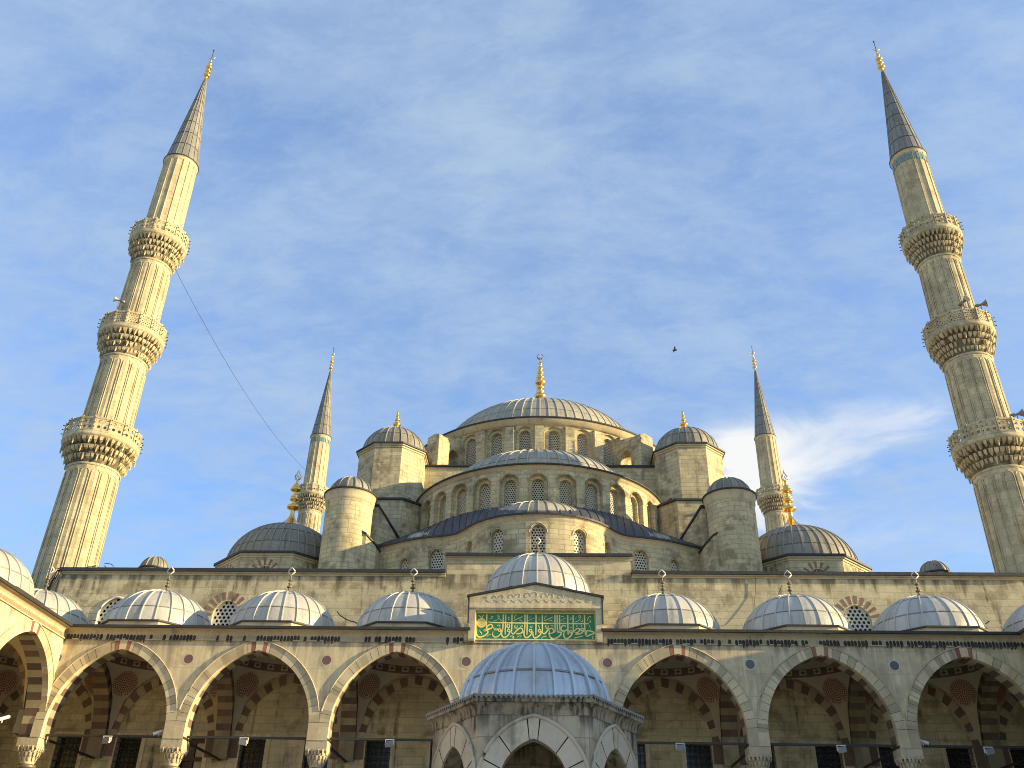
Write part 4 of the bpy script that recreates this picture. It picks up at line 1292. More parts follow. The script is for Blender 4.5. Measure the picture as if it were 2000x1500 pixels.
    d = ribbed_dome(od, 'dome', cc, 20.04, 3.72, 3.15, 40, [.28, .62, .9], LEADC, .09, .06, tv=.13)
    finial(d, (cc[0], cc[1], 23.1), 3.65, 1.15, 1.0, .18, [(.44, .46, .06), (.60, .34, .045), (.66, .28, .03), (.80, .40, .05), (.86, .24, .07)], GOLD, 'leaf', .50, tipmat=GOLD)
    mb = MB()
    mb.box(*sorted((sg * 14.5, sg * 21.0)), 16.2, 23.0, 16.6, 20.35)
    mb.box(*sorted((sg * 14.5, sg * 21.15)), 16.05, 23.0, 20.353, 20.45, 1)
    mb.build('corner_block', [LIME, LEADE], hall, (sg * 17.7, 19, 16.6))
    # tiny stair dome on the hall roof
    tcn = (23.75 * sg, 12.0)
    mb = MB(); mb.lathe([(.82, 16.6), (.82, 18.72)], 24, tcn); mb.lathe([(.9, 18.72), (.95, 18.8), (.8, 18.84)], 24, tcn, mat=1)
    so = mb.build('stair_turret', [LIME, LEADE], hall, (tcn[0], tcn[1], 16.6))
    ribbed_dome(so, 'dome', tcn, 18.8, .82, .80, 14, [], LEADC, .07, .05)

# ------------------------------------------------------------------ minarets
def minaret(loc, label):
    X, Y = loc
    t = thing('minaret', label, 'minaret', (X, Y, -1.6), 'four fluted minarets of the mosque')
    def rad(z):
        K = [(-6, 2.1), (15, 1.69), (24, 1.56), (32, 1.46), (40, 1.34), (50.2, 1.18)]
        for (a, ra), (b_, rb) in zip(K, K[1:]):
            if a <= z <= b_: return ra + (rb - ra) * (z - a) / (b_ - a)
        return 1.18
    NP = 16
    secs = [(-5.0, 24.25), (25.7, 32.25), (33.9, 40.35), (42.1, 50.0)]
    for si, (za, zb) in enumerate(secs):
        mb = MB()
        zs = [za + (zb - za) * k / 6 for k in range(7)]
        mb.lathe([(rad(z), z) for z in zs], NP if si < 3 else 16, (X, Y), smooth=False, rot=PI / 16)
        if si < 3:
            z0 = max(za, 14.5) if si == 0 else za
            zt = zb - .55
            for k in range(NP):
                a0 = 2 * PI * k / NP + PI / 16 - PI / 2
                wa = 2 * PI / NP * .40
                pts = []
                # rounded roll moulding outlining each flute, with an arched head
                def q(da, z):
                    r_ = rad(z) * (math.cos(PI / 16) / math.cos(da if abs(da) < PI / 16 else PI / 16)) + .01
                    return (X + r_ * math.cos(a0 + da), Y + r_ * math.sin(a0 + da), z)
                for f in range(5): pts.append(q(-wa, z0 + (zt - .35 - z0) * f / 4))
                for f in range(1, 6):
                    th = PI - PI * f / 6
                    pts.append(q(wa * math.cos(th), zt - .35 + .30 * math.sin(th)))
                for f in range(5): pts.append(q(wa, zt - .35 - (zt - .35 - z0) * f / 4))
                mb.tube(pts, .030, 5, 0, .03)
            mb.lathe([(rad(zb) + .02, zb - .35), (rad(zb) + .07, zb - .28), (rad(zb) + .02, zb - .2)], 32, (X, Y))
        else:
            for k in range(NP):
                a0 = 2 * PI * k / NP + PI / 16
                mb.tube([(X + (rad(z) + .005) * math.cos(a0), Y + (rad(z) + .005) * math.sin(a0), z) for z in (za, 46, zb)], .04, 5, 0, .05)
        mb.build('shaft', MINST, t, (X, Y, za))
    for bi, (zb, zf, r_, dark) in enumerate(((24.05, 25.75, 2.27, 1), (32.0, 33.9, 2.10, 0), (40.15, 42.1, 1.96, 0))):
        mb = MB()
        r0 = rad(zb)
        mb.lathe([(r0 + .02, zb), (r_ - .30, zf - .28), (r_ - .05, zf - .2), (r_ + .02, zf - .1), (r_ + .02, zf + .05), (r_ - .1, zf + .06), (r0 - .1, zf + .06)], 48, (X, Y), tintf=lambda i, k: -.82 if k == 0 else 0.0)  # cone behind the niche blocks tinted dark: cavity shade put into the colour
        rows = 4 if bi else 3
        for j in range(rows):
            za = zb + .05 + (zf - .30 - zb) * j / rows; z1 = zb + (zf - .22 - zb) * (j + 1) / rows
            ra = r0 + (r_ - .12 - r0) * (j + .10) / rows; r1 = r0 + (r_ - .04 - r0) * (j + 1.0) / rows
            n = 40
            for k in range(n):
                a = 2 * PI * (k + .5 * (j % 2)) / n
                if R.random() < .04: continue
                wd = PI / n * (R.uniform(.48, .86))
                ht = (z1 - za)
                zl = za + R.uniform(.05, .3) * ht
                tn = R.uniform(-.2, .12)
                def P(da, rr, z): return (X + rr * math.cos(a + da), Y + rr * math.sin(a + da), z)
                # pendant niche block: pointed foot, hollowed shoulders
                A0 = P(0, ra - .02, zl)
                A1, A2 = P(-wd, r1 - .05, za + ht * .55), P(wd, r1 - .05, za + ht * .55)
                B1, B2 = P(-wd * .95, r1 + .02, z1), P(wd * .95, r1 + .02, z1)
                C1, C2 = P(-wd, ra - .15, za + ht * .55), P(wd, ra - .15, za + ht * .55)
                D1, D2 = P(-wd, ra - .15, z1), P(wd, ra - .15, z1)
                mb.face([A0, A2, A1], None, 0, tn); mb.face([A1, A2, B2, B1], None, 0, tn)
                mb.face([A0, A1, C1], None, 0, tn); mb.face([A2, A0, C2], None, 0, tn)
                mb.face([A1, B1, D1, C1], None, 0, tn); mb.face([A2, C2, D2, B2], None, 0, tn)
                if (k + j) % 3 == 0:
                    e = P(0, r1 - .02, 0)
                    zq = z1 - .02
                    mb.tube([(e[0], e[1], za - .02), (e[0], e[1], za + .12), (e[0], e[1], zq)], [.02, .055, .05], 5, 0, tn)
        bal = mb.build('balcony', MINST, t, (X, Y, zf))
        mb = MB()
        ap = r_ * math.cos(PI / 16)
        side = 2 * ap * math.tan(PI / 16)
        for k in range(16):
            an = 2 * PI * k / 16 - PI / 2
            T_ = Tplane((X + ap * math.cos(an), Y + ap * math.sin(an), 0), an + PI / 2)
            nx, nz = (2, 3) if bi != 1 else (4, 6)
            w_ = side - .16
            cell = w_ / nx
            plate(mb, T_, w_, .74, cell * .98, min(cell, .74 / nz) * (.42 if bi != 1 else .36), .07, bi == 1, None, 0, -w_ / 2, zf + .20)
            mb.obox(T_, -side / 2, side / 2, -.02, .10, zf + .05, zf + .198)
            mb.obox(T_, -side / 2, side / 2, -.03, .11, zf + .942, zf + 1.06)
            mb.obox(T_, -side / 2 - .05, -side / 2 + .08, -.035, .10, zf + .2, zf + 1.14)
            for q in range(3):      # lamp studs on the parapet posts
                p = T_(-side / 2, -.06, zf + .3 + q * .3)
                p2 = T_(-side / 2, -.17, zf + .3 + q * .3)
                mb.tube([p, p2], [.022, .04], 5, 1)
        mb.build('parapet', [MINST, IRON], bal, (X, Y, zf))
    mb = MB()
    zc = 50.0
    mb.lathe([(1.18, zc - .1), (1.22, zc), (1.24, zc + .1), (1.29, zc + .2)], 48, (X, Y), mat=1)
    mb.lathe([(1.29, zc + .2), (1.33, zc + .2), (1.33, zc + .27), (1.2, zc + .33)], 48, (X, Y), mat=2)
    H = 59.95 - zc - .3
    prof_ = [(1.22 - (1.22 - .10) * (k / 12) ** .97, zc + .3 + H * k / 12) for k in range(13)]
    tt = {}
    mb.lathe(prof_, 32, (X, Y), tintf=lambda i, k: tt.setdefault((i // 2, k // 2), R.uniform(-.14, .14)))
    for k in range(16):
        a = 2 * PI * k / 16
        mb.tube([(X + (r_ + .01) * math.cos(a), Y + (r_ + .01) * math.sin(a), z) for r_, z in prof_[::3]], .03, 4, 0, .1)
    for k in range(1, 7):
        f = k / 7.0
        r_ = 1.22 - (1.22 - .10) * f ** .97
        mb.lathe([(r_ + .0, zc + .3 + H * f - .03), (r_ + .035, zc + .3 + H * f - .02), (r_ + .02, zc + .3 + H * f + .02), (r_ - .01, zc + .3 + H * f + .03)], 32, (X, Y), mat=2)
    spire = mb.build('spire', [LEADS, TRIM, LEADE], t, (X, Y, zc))
    finial(spire, (X, Y, 59.9), 2.75, .14, .3, .11, [(.22, .30, .06), (.40, .25, .055), (.58, .27, .055), (.75, .16, .05), (.9, .09, .04)], GOLD, 'horns', .26, spike=.95)
    return t
def tile_band(t, x, y, dz):
    mb = MB()
    for k in range(32):
        a0, a1 = 2 * PI * (k + .16) / 32, 2 * PI * (k + .84) / 32
        r_ = 1.235
        mb.face([(x + r_ * math.cos(a), y + r_ * math.sin(a), z) for a, z in ((a0, 49.2 + dz), (a1, 49.2 + dz), (a1, 49.78 + dz), (a0, 49.78 + dz))])
    mb.build('tile_band', TURQ, t, (x, y, 49.2 + dz))
mlab = ['tall sunlit minaret with three balconies at the left end of the hall wall',
        'tall minaret with three balconies at the right end of the hall wall, mostly in shade',
        'distant minaret behind the left corner dome, turquoise tiles under its spire',
        'distant minaret against the white cloud, behind the right corner dome']
m0 = minaret((-27.66, 9.1), mlab[0])
m1 = dup(m0, None, (27.7, 9.1, -1.7), 0.0, mlab[1])
m2 = dup(m0, None, (-27.45, 58.0, 0.55), 0.0, mlab[2])
m3 = dup(m0, None, (27.45, 58.0, 0.55), 0.0, mlab[3])
tile_band(m1, 27.7, 9.1, -.1); tile_band(m2, -27.45, 58.0, 2.15)

# ------------------------------------------------------------------ ablution fountain in the court
FC = (.10, -17.73)
fo = thing('ablution_fountain', 'small stained marble fountain kiosk with pointed arches and shiny blue lead dome', 'fountain', (FC[0], FC[1], -1.6))
def hexp(s_, rot=0.0):
    return [(FC[0] + s_ * math.cos(PI / 3 * k + rot), FC[1] + s_ * math.sin(PI / 3 * k + rot)) for k in range(6)]
sw = 2.47
ap = sw * math.cos(PI / 6)
mb = MB()
ahw, arise, asp = .78, 1.02, 2.66
for k in range(6):
    an = PI / 3 * k - PI / 2
    for inn in (0, 1):
        a_ = ap - .42 * inn
        T6 = Tplane((FC[0] + a_ * math.cos(an), FC[1] + a_ * math.sin(an), 0), an + PI / 2)
        hs = a_ * math.tan(PI / 6)
        arch_panel(mb, T6, -hs, hs, -1.2, 4.2, (0, ahw, -1.2, asp, arise), .42 if not inn else .01, 10, 2)
walls = mb.build('wall', FOUNT, fo, (FC[0], FC[1], -1.2))
for k in range(6):
    an = PI / 3 * k - PI / 2
    T6 = Tplane((FC[0] + ap * math.cos(an), FC[1] + ap * math.sin(an), 0), an + PI / 2)
    mb = MB()
    # wedge stones with open dark joints between them
    A = arch_pts(ahw - .01, arise - .01, 14); B = arch_pts(ahw + .42, arise + .44, 14)
    cuts = [0, 4, 8, 13, 15, 20, 24, 28]
    for a, b_ in zip(cuts, cuts[1:]):
        tn = R.uniform(-.06, .14)
        for i in range(a, b_):
            f0 = .10 if i == a else 0; f1 = .90 if i == b_ - 1 else 1
            L2 = lambda P0, P1, f: (P0[0] + (P1[0] - P0[0]) * f, P0[1] + (P1[1] - P0[1]) * f)
            pa, pb = L2(A[i], A[i + 1], f0), L2(A[i], A[i + 1], f1); qa, qb = L2(B[i], B[i + 1], f0), L2(B[i], B[i + 1], f1)
            Z = lambda p, d: T6(p[0], d, asp + p[1])
            mb.face([Z(pa, -.035), Z(pb, -.035), Z(qb, -.035), Z(qa, -.035)], None, 0, tn)
            mb.face([Z(qa, -.035), Z(qb, -.035), Z(qb, 0), Z(qa, 0)], None, 0, tn)
            mb.face([Z(pa, -.035), Z(pa, .02), Z(pb, .02), Z(pb, -.035)], None, 0, tn)
            if i == a: mb.face([Z(pa, -.035), Z(qa, -.035), Z(qa, 0), Z(pa, 0)], None, 1)
            if i == b_ - 1: mb.face([Z(pb, -.035), Z(qb, -.035), Z(qb, 0), Z(pb, 0)], None, 1)
        if a: 
            p, q = A[a], B[a]
            P = lambda c_, e, d: T6(c_[0] + e, d, asp + c_[1])
            mb.face([P(p, -.02, -.004), P(p, .02, -.004), P(q, .025, -.004), P(q, -.025, -.004)], None, 1)
    for a in (0, 28):
        x0 = -ahw - .43 if a == 0 else ahw - .01
        mb.obox(T6, x0, x0 + .44, -.035, .02, -1.2, asp - .02)
    mb.tube([T6(x, -.03, asp + z) for x, z in [(-ahw - .46, -3.8)] + arch_pts(ahw + .46, arise + .48, 14) + [(ahw + .46, -3.8)]], .045, 6)
    mb.build('arch', [FOUNTV, CRUST], walls, T6(0, 0, asp))
# cornice in steps, drip lip and scalloped lead edge
mb = MB()
for s_, z0, z1 in ((sw + .025, 4.17, 4.20), (sw + .18, 4.425, 4.52)):
    mb.prism(hexp(s_), z0, z1, 0)
for k in range(8):
    t0, t1 = PI / 2 * k / 8, PI / 2 * (k + 1) / 8
    A, B = hexp(sw + .03 + .13 * (1 - math.cos(t0))), hexp(sw + .03 + .13 * (1 - math.cos(t1)))
    for i in range(6):
        j = (i + 1) % 6
        mb.face([(*A[i], 4.2 + .222 * math.sin(t0)), (*A[j], 4.2 + .222 * math.sin(t0)), (*B[j], 4.2 + .222 * math.sin(t1)), (*B[i], 4.2 + .222 * math.sin(t1))])
cor = mb.build('cornice', FOUNTC, fo, (FC[0], FC[1], 4.1))
mb = MB()
so = sw + .20
Hx = hexp(so)
for k in range(6):
    a, b_ = Vector((*Hx[k], 0)), Vector((*Hx[(k + 1) % 6], 0))
    n = 24
    cen = Vector((FC[0], FC[1], 0))
    outn = ((a + b_) / 2 - cen).normalized()
    def E_(i, j):
        f = i / (n * 4)
        p = a.lerp(b_, f)
        wv_ = .03 * math.cos(2 * PI * n * f)
        if j == 0: return p + outn * .015 + Vector((0, 0, 4.535 + wv_ - .02))
        if j == 1: return p + outn * .02 + Vector((0, 0, 4.56 + wv_))
        q = cen + (p - cen) * .86
        return q + Vector((0, 0, 4.62 + wv_ * .2))
    for i in range(n * 4):
        for j in range(2):
            mb.face([E_(i, j), E_(i + 1, j), E_(i + 1, j + 1), E_(i, j + 1)], None, 0, 0, True)
mb.prism(hexp(so * .88), 4.5, 4.615, 0, 0, True, False)
le = mb.build('lead_eave', LEADC, cor, (FC[0], FC[1], 4.52))
d = ribbed_dome(fo, 'dome', FC, 4.60, 1.86, 1.66, 24, [.40], LEADF, .085, .06, tv=.08, sub=3)
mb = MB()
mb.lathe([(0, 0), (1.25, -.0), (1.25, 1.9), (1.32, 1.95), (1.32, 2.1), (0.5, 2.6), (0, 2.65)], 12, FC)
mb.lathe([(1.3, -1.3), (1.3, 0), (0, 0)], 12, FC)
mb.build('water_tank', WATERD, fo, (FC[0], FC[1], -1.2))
mb = MB()
mb.prism(hexp(sw + .7), -1.6, -1.2, 0)
mb.build('step', FOUNT, fo, (FC[0], FC[1], -1.6))

# ------------------------------------------------------------------ the inscription panel
SX0, SX1, SZ0, SZ1 = -2.74, 2.64, 11.37, 12.54
SYF = -.075
mb = MB()
mb.box(SX0, SX1, SYF, -.05, SZ0, SZ1, 0)
sign = mb.build('inscription_panel', GREENP, None, ((SX0 + SX1) / 2, SYF, SZ0))
tag(sign, 'long green panel of golden calligraphy set under the porch gable', 'inscription')
CX0, CX1, CZT, CZB = 362.0, 3295.0, 222.0, 845.0        # traced letter space
def sg_(x, y):
    return (SX0 + (x - CX0) / (CX1 - CX0) * (SX1 - SX0), SZ1 - (y - CZT) / (CZB - CZT) * (SZ1 - SZ0))
A_ = lambda pts: pts                                    # left half of the tracing
B_ = lambda pts: [(x + 1750, y - 8) for x, y in pts]    # right half
def circ(x, y, r_, n=10, f0=0, f1=360):
    return [(x + r_ * math.cos(math.radians(f0 + (f1 - f0) * k / n)), y + r_ * math.sin(math.radians(f0 + (f1 - f0) * k / n))) for k in range(n + 1)]
ST = []
def st(pts, wd=24, ends=(.6, .6)): ST.append((pts, wd, ends))
# verticals and the long bar
for x, yb in ((608, 610), (1020, 640), (1080, 745), (1238, 690), (1562, 640), (1620, 750), (1838, 750)):
    st(A_([(x, 248), (x, (248 + yb) / 2), (x - 4, yb)]), 26, (1, .5))
for x, yb in ((245, 690), (560, 640), (615, 690), (675, 640), (878, 745), (1012, 680), (1295, 690)):
    st(B_([(x, 258), (x, (258 + yb) / 2), (x + 3, yb)]), 26, (1, .6))
st(A_([(640, 432), (760, 446), (1000, 452), (1990, 460), (3080, 460), (3150, 448), (3188, 412), (3178, 368)]), 24, (.4, .3))
# ya and ta with the loop
st(A_([(378, 625), (366, 700), (385, 765), (430, 802), (500, 800), (585, 760), (640, 705), (645, 660), (600, 640), (556, 655), (575, 625), (660, 600), (762, 575)]), 30, (.4, .5))
st(A_([(598, 605), (640, 535), (700, 498), (748, 515), (755, 560), (700, 605), (610, 640)]), 26)
st(A_([(762, 575), (795, 585), (812, 635), (842, 598), (853, 638), (882, 598), (893, 632), (915, 612)]), 20)
st(A_(circ(938, 632, 32)), 22, (1, 1))
st(A_([(968, 610), (985, 665), (950, 740), (880, 795), (810, 800), (768, 750), (775, 665)]), 24, (.8, .3))
st(A_([(1018, 635), (988, 690), (1000, 770), (1050, 808), (1120, 785), (1180, 715), (1200, 650)]), 28, (.7, .8))
st(A_(circ(1165, 640, 32)), 22, (1, 1))
st(A_([(1108, 446), (1160, 485), (1185, 540), (1165, 572), (1130, 568), (1118, 525), (1150, 480), (1215, 448)]), 24)
st(A_([(1236, 690), (1262, 722), (1300, 705), (1360, 640), (1420, 590), (1475, 585), (1510, 625), (1495, 685), (1430, 715), (1350, 718)]), 26, (.8, .8))
st(A_([(1495, 690), (1540, 670), (1562, 630)]), 20)
st(A_([(1552, 640), (1543, 730), (1575, 805), (1640, 800), (1715, 735), (1748, 655)]), 28, (.7, .7))
st(A_(circ(1705, 642, 32)), 22, (1, 1))
st(A_([(1768, 665), (1766, 750), (1800, 812), (1865, 800), (1945, 735), (1978, 650)]), 28, (.4, .7))
st(A_(circ(1925, 642, 32)), 22, (1, 1))
st(B_([(225, 650), (245, 690), (285, 722), (335, 690), (400, 615), (470, 588), (525, 625), (515, 685), (450, 712), (390, 712)]), 26)
st(B_([(515, 690), (555, 670), (565, 630)]), 20)
st(B_([(432, 640), (414, 720), (440, 800), (510, 838), (610, 815), (690, 750), (715, 700), (680, 680), (612, 690), (650, 650)]), 30, (.4, .5))
st(B_([(835, 545), (785, 515), (730, 540), (705, 600), (725, 645), (790, 650), (850, 620), (872, 595)]), 26)
st(B_([(770, 650), (700, 622), (676, 640)]), 20)
st(B_([(792, 660), (772, 735), (800, 818), (855, 832), (930, 785), (982, 715), (985, 660)]), 28, (.4, .7))
st(B_(circ(950, 668, 30)), 22, (1, 1))
st(B_([(1008, 690), (1045, 640), (1100, 592), (1155, 590), (1172, 630), (1120, 680), (1040, 700), (1010, 690), (1080, 722), (1190, 708), (1250, 665), (1268, 630)]), 25)
st(B_(circ(1232, 612, 32)), 22, (1, 1))
st(B_([(1300, 680), (1315, 735), (1350, 768), (1420, 740), (1535, 690), (1440, 648), (1350, 640), (1335, 700), (1345, 765)]), 26)
# vowel marks and dots
for P, wd in ((A_([(1278, 406), (1390, 350), (1512, 296)]), 16), (A_([(1650, 396), (1805, 326)]), 15), (A_([(690, 366), (765, 318), (712, 292)]), 13), (A_([(1665, 325), (1720, 295)]), 10),
              (A_([(780, 410), (870, 385), (918, 320), (915, 280)]), 12), (A_(circ(900, 285, 22)), 11), (A_([(930, 350), (960, 400), (985, 410)]), 14), (A_([(1300, 350), (1310, 285), (1350, 275)]), 12),
              (A_([(1420, 400), (1460, 380), (1495, 430)]), 13), (A_([(870, 525), (935, 510), (945, 565)]), 13), (A_([(1305, 515), (1310, 575), (1330, 580), (1338, 515), (1345, 580), (1370, 580), (1378, 510)]), 12),
              (A_([(1440, 545), (1500, 520), (1495, 560)]), 12), (A_([(1690, 530), (1720, 570), (1750, 530)]), 12), (A_([(1895, 510), (1930, 590)]), 13), (A_([(440, 645), (470, 695), (498, 700), (490, 750)]), 15),
              (A_([(620, 800), (660, 760), (740, 735)]), 10), (A_([(1195, 800), (1240, 770), (1290, 790), (1280, 830), (1250, 800)]), 14), (A_([(1370, 800), (1420, 775), (1470, 770), (1460, 800)]), 11),
              (A_([(395, 285), (445, 300), (482, 345), (510, 290), (545, 270)]), 13), (B_([(285, 410), (400, 360), (512, 306)]), 15), (B_([(705, 400), (842, 330)]), 14), (B_([(1020, 822), (1130, 795), (1252, 766)]), 15),
              (B_([(1055, 430), (1140, 400), (1190, 335), (1190, 290)]), 12), (B_(circ(1172, 288, 22)), 11), (B_([(925, 380), (972, 345), (930, 325)]), 12), (B_([(1055, 365), (1100, 300)]), 11), (B_([(1195, 425), (1245, 415), (1240, 370)]), 12),
              (B_([(300, 370), (320, 295), (365, 290)]), 12), (B_([(425, 405), (465, 390), (495, 430)]), 12), (B_([(715, 300), (760, 290), (790, 320)]), 11), (B_([(760, 430), (820, 425)]), 11), (B_([(1365, 395), (1385, 330), (1430, 285), (1460, 310)]), 13),
              (B_([(1405, 500), (1438, 605)]), 14), (B_([(935, 550), (950, 575), (968, 550)]), 11), (B_([(325, 520), (330, 580), (355, 585), (358, 520), (365, 585), (390, 580), (396, 515)]), 12), (B_([(450, 525), (510, 520), (500, 565)]), 11),
              (B_([(150, 510), (185, 590)]), 13), (B_([(220, 835), (260, 800), (340, 775), (330, 800)]), 10), (B_([(1465, 780), (1500, 775), (1470, 820), (1510, 825)]), 11)):
    st(P, wd, (.8, .4))
mb = MB()
for pts, wd, ends in ST:
    n = len(pts)
    Q = []
    if n > 2:       # smooth the tracing
        for i in range(n - 1):
            p0, p1, p2, p3 = pts[max(i - 1, 0)], pts[i], pts[i + 1], pts[min(i + 2, n - 1)]
            for k in range(4):
                t = k / 4
                Q.append(tuple(.5 * (2 * p1[c] + (p2[c] - p0[c]) * t + (2 * p0[c] - 5 * p1[c] + 4 * p2[c] - p3[c]) * t * t + (3 * p1[c] - p0[c] - 3 * p2[c] + p3[c]) * t ** 3) for c in (0, 1)))
        Q.append(pts[-1])
    else: Q = list(pts)
    L_, R_ = [], []
    for i, p in enumerate(Q):
        a, b_ = Q[max(i - 1, 0)], Q[min(i + 1, len(Q) - 1)]
        dx, dy = b_[0] - a[0], b_[1] - a[1]
        l = math.hypot(dx, dy) or 1
        f = i / (len(Q) - 1)
        k = min(1, ends[0] + (1 - ends[0]) * f * 5, ends[1] + (1 - ends[1]) * (1 - f) * 5)
        h = wd * .62 * k
        L_.append((p[0] - dy / l * h, p[1] + dx / l * h)); R_.append((p[0] + dy / l * h, p[1] - dx / l * h))
    yy = SYF - .006 - R.uniform(0, .003)
    for i in range(len(Q) - 1):
        mb.face([(x, yy, z) for x, z in (sg_(*L_[i]), sg_(*L_[i + 1]), sg_(*R_[i + 1]), sg_(*R_[i]))])
for x, y in [(1160, 322), (1160, 366), (1920, 330), (1920, 382)] + B_([(170, 330), (170, 380), (1100, 525), (1217, 525)]):
    mb.face([(a, SYF - .007, z) for a, z in (sg_(x - 20, y), sg_(x, y + 22), sg_(x + 20, y), sg_(x, y - 22))])
for r_, n in ((104, 30), (70, 16), (36, 9)):        # round signature cartouche of interlaced letters
    for k in range(n):
        a = 2 * PI * k / n
        c_ = (482 + r_ * math.cos(a), 462 + r_ * math.sin(a))
        e = (482 + (r_ - 34) * math.cos(a + .5), 462 + (r_ - 34) * math.sin(a + .5))
        nx, ny = -(e[1] - c_[1]), e[0] - c_[0]
        l = math.hypot(nx, ny); nx, ny = nx / l * 6, ny / l * 6
        mb.face([(x, SYF - .011, z) for x, z in (sg_(c_[0] + nx, c_[1] + ny), sg_(e[0] + nx, e[1] + ny), sg_(e[0] - nx, e[1] - ny), sg_(c_[0] - nx, c_[1] - ny))])
for k in range(30):
    a, b_ = 2 * PI * k / 30, 2 * PI * (k + 1) / 30
    mb.face([(x, SYF - .010, z) for x, z in (sg_(482 + 116 * math.cos(a), 462 + 116 * math.sin(a)), sg_(482 + 116 * math.cos(b_), 462 + 116 * math.sin(b_)), sg_(482 + 104 * math.cos(b_), 462 + 104 * math.sin(b_)), sg_(482 + 104 * math.cos(a), 462 + 104 * math.sin(a)))])
mb.build('calligraphy', GILT, sign, ((SX0 + SX1) / 2, SYF, SZ0))
mb = MB()
for x0, x1, z0, z1 in ((SX0 - .04, SX1 + .04, SZ1, SZ1 + .045), (SX0 - .04, SX1 + .04, SZ0 - .045, SZ0), (SX0 - .04, SX0, SZ0, SZ1), (SX1, SX1 + .04, SZ0, SZ1)):
    mb.box(x0, x1, SYF - .02, -.05, z0, z1)
mb.build('frame', GILT, sign, ((SX0 + SX1) / 2, SYF, SZ0))
mb = MB()
for k in range(26):
    if R.random() < .35 and k > 5: continue
    x = SX0 + .1 + k * .2
    h = R.uniform(.03, .10) if k != 5 else .22
    mb.face([(x - .07, SYF - .03, SZ1 + .05), (x + .07, SYF - .03, SZ1 + .05), (x, SYF - .01, SZ1 + .05 + h)])
mb.build('black_crust', CRUST, sign, ((SX0 + SX1) / 2, SYF, SZ1))

# ------------------------------------------------------------------ lamps, cameras, horns, cables, a bird
def floodlight(x, z, face, label):
    t = thing('floodlight', label, 'floodlight', (x, .45, z), 'floodlights on the porch tie rods')
    mb = MB()
    f = face
    P = lambda a, b_, c_: (x + a * f, .30 + b_, z - .18 + c_)
    v = [P(-.16, -.12, -.14), P(.16, -.16, -.10), P(.16, -.16, .14), P(-.16, -.12, .10), P(-.13, .06, -.12), P(.13, .06, -.08), P(.13, .06, .12), P(-.13, .06, .10)]
    for q in ((4, 5, 6, 7), (0, 4, 7, 3), (1, 2, 6, 5), (3, 7, 6, 2), (0, 1, 5, 4)):
        mb.face([v[k] for k in q])
    mb.build('housing', WHITEM, t, (x, .3, z - .18))
    mb = MB()
    mb.face([v[k] for k in (0, 1, 2, 3)])
    mb.build('lens', GREYM, t, (x, .2, z - .18))
    mb = MB()
    mb.tube([(x + .12 * f, .36, z - .06), (x + .17 * f, .45, z + .05), (x + .17 * f, .45, z + .10)], .014, 5)
    mb.box(x - .19, x - .165, .28, .34, z - .22, z + .02); mb.box(x + .165, x + .19, .28, .34, z - .22, z + .02)
    mb.box(x - .2, x + .2, .28, .34, z + .0, z + .03)
    mb.build('bracket', WHITEM, t, (x, .4, z))
for x, f, lb in ((-18.75, 1, 'white floodlight hung on the tie rod under the arch nearest the sunlit wing'),
                 (-12.72, -1, 'white floodlight on the tie rod of the second full arch from the left'),
                 (-6.35, 1, 'white floodlight on the tie rod of the arch just left of the fountain'),
                 (6.15, 1, 'white floodlight on the tie rod of the arch just right of the fountain'),
                 (12.95, 1, 'white floodlight on the tie rod of the second arch from the right edge'),
                 (19.1, 1, 'white floodlight on the tie rod of the arch at the right edge')):
    floodlight(x, 7.06, f, lb)
def seccam(x, y, z, dx, dy, label):
    t = thing('security_camera', label, 'camera', (x, y, z), 'security cameras on the porch')
    dv = Vector((dx, dy, -.45)).normalized()
    c_ = Vector((x, y, z + .12))
    mb = MB()
    mb.tube([c_ - dv * .30, c_ - dv * .29, c_ + dv * .26, c_ + dv * .27], [.02, .075, .075, .06], 10)
    b_ = mb.build('body', WHITEM, t, c_)
    mb = MB(); mb.tube([c_ + dv * .268, c_ + dv * .275], .05, 10); mb.build('lens', GLASS, b_, c_ + dv * .27)
    mb = MB(); mb.tube([(x, y, z - .06), (x, y, z + .06), c_], .022, 6); mb.build('bracket', WHITEM, t, (x, y, z))
seccam(-16.55, .40, 7.16, -.9, -.5, 'white tubular camera on the tie rod left of the first full column')
seccam(16.45, .40, 7.16, .9, -.5, 'white tubular camera on the tie rod at the right, beside the last column')
seccam(-22.3, -2.05, 7.2, -.4, -.9, 'white camera at the left edge under the sunlit wing')
def horn(x, y, z, dx, dy, label):
    t = thing('loudspeaker', label, 'loudspeaker', (x, y, z), 'horn loudspeakers on the minaret balconies')
    dv = Vector((dx, dy, .12)).normalized()
    c_ = Vector((x, y, z + .62))
    mb = MB()
    mb.tube([c_ - dv * .35, c_ - dv * .33, c_ - dv * .1, c_ - dv * .08, c_ + dv * .1, c_ + dv * .28, c_ + dv * .36], [.05, .11, .11, .06, .09, .19, .27], 14)
    b_ = mb.build('horn', GREYM, t, c_)
    mb = MB(); mb.tube([c_ + dv * .362, c_ + dv * .368], [.23, .22], 14); mb.build('mouth', IRON, b_, c_ + dv * .36)
    mb = MB(); mb.tube([(x, y, z), (x, y, z + .62)], .03, 6); mb.build('stand', GREYM, t, (x, y, z))
horn(-28.2, 7.25, 35.35, -.9, -.5, 'horn speaker above the middle balcony of the sunlit left minaret')
horn(27.55, 7.25, 34.9, .35, -.9, 'dark horn speaker facing the court above the middle balcony of the right minaret')
horn(28.75, 7.5, 34.85, .95, -.35, 'horn speaker pointing right above the middle balcony of the right minaret')
horn(28.75, 7.3, 26.55, .95, -.3, 'horn speaker pointing right above the lowest balcony of the right minaret')
mb = MB()
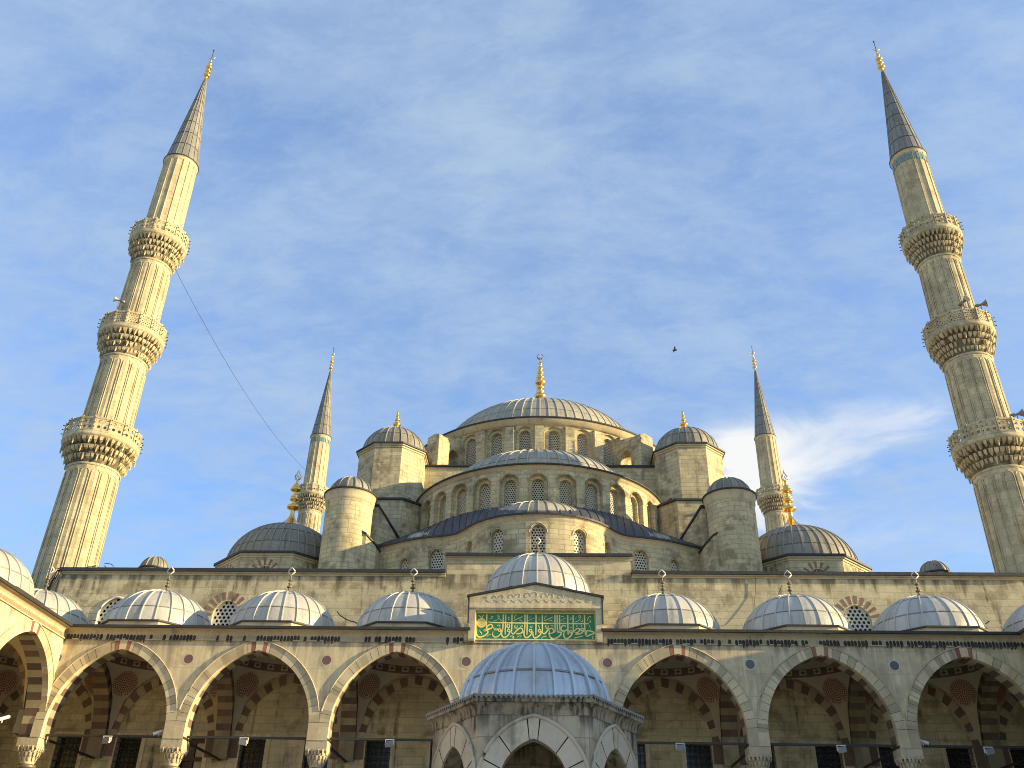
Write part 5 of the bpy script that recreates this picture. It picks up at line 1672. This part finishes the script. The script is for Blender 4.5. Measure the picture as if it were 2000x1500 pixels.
a, b_ = Vector((-26.35, 9.2, 40.4)), Vector((-27.1, 56.0, 46.0))
a = Vector((-26.25, 9.0, 40.6))
P = []
for i in range(41):
    f = i / 40
    p = a.lerp(b_, f); p.z -= 4 * 1.6 * f * (1 - f)
    P.append(p)
mb.tube(P, .015, 5)
cb = mb.build('cable', IRON, None, a)
tag(cb, 'thin dark cable slung from the left minaret to the distant one', 'cable')
mb = MB()
for k in range(9):
    x0 = -26.9 + R.uniform(-.1, .25)
    y0 = 6.5 - R.uniform(0, .12)
    P = []
    for i in range(9):
        f = i / 8
        P.append((x0 - .55 * f + .12 * math.sin(4 * f + k) + .2 * (1 - f), y0, 16.8 - 3.2 * f + .1 * math.sin(k * 2 + f * 6)))
    P = [(P[0][0] + .9, 7.2, 16.95 + R.uniform(0, .1)), (P[0][0] + .4, 6.9, 17.05)] + P
    mb.tube(P, .028, 5)
for k in range(4):
    P = []
    for i in range(15):
        a_ = i / 14 * 5.2
        P.append((-25.6 + .35 * k + .42 * math.cos(a_ + k), 7.3 + .1 * k, 17.05 + .12 * k + .20 * math.sin(a_ + k)))
    mb.tube(P, .022, 5)
wb = mb.build('cable_bundle', IRON, None, (-26.6, 6.5, 15))
tag(wb, 'tangle of black cables hanging down the left end of the hall wall', 'cables')
def wire(name, pts, label, r_=.022):
    mb = MB()
    Q = []
    for i in range(len(pts) - 1):
        for k in range(6):
            f = k / 6
            p = Vector(pts[i]).lerp(Vector(pts[i + 1]), f)
            p.z -= .05 * math.sin(PI * f)
            Q.append(p)
    Q.append(Vector(pts[-1]))
    mb.tube(Q, r_, 5)
    tag(mb.build(name, IRON, None, pts[0]), label, 'cable')
wire('loose_cable', [(-10.75, 6.45, 14.6), (-10.4, 6.3, 14.25), (-9.7, 6.2, 13.95), (-8.9, 6.0, 13.6), (-8.2, 5.6, 12.2)], 'black cable drooping down the wall between the second and third left domes', .03)
wire('loose_cable', [(-23.9, 6.4, 14.0), (-22.6, 6.2, 13.8), (-21.8, 6.0, 13.9), (-20.6, 5.8, 13.3)], 'black cable lying behind the leftmost porch dome', .022)
wire('loose_cable', [(21.0, 6.3, 14.6), (21.9, 6.2, 14.0), (22.4, 6.2, 13.75), (23.4, 6.2, 14.25)], 'black cable sagging behind the rightmost porch dome', .03)
wire('loose_cable', [(12.3, 3.5, 15.2), (11.9, 5.0, 14.3), (11.3, 6.4, 14.4), (11.6, 6.53, 15.6), (11.75, 6.53, 16.6)], 'thin wire from a right porch dome finial up to the wall top', .014)
d_ = dirv(1318, 684)
bp = CAM + d_ * 95
mb = MB()
mb.tube([bp + Vector((-.28, 0, .02)), bp + Vector((-.1, 0, .0)), bp + Vector((.15, 0, .02)), bp + Vector((.28, 0, .05))], [.02, .085, .08, .02], 8)
for s_ in (-1, 1):
    w1 = [bp + Vector((.10, 0, .04)), bp + Vector((-.08, 0, .04)), bp + Vector((-.12, s_ * .35, .16)), bp + Vector((-.05, s_ * .62, .10)), bp + Vector((.04, s_ * .35, .18))]
    mb.face(w1); mb.face([p - Vector((0, 0, .012)) for p in reversed(w1)])
bi = mb.build('bird', IRON, None, bp)
tag(bi, 'tiny dark bird flying in the sky between the main dome and a far minaret', 'bird')
print('objects', len(bpy.data.objects), 'faces', sum(len(m_.polygons) for m_ in bpy.data.meshes))
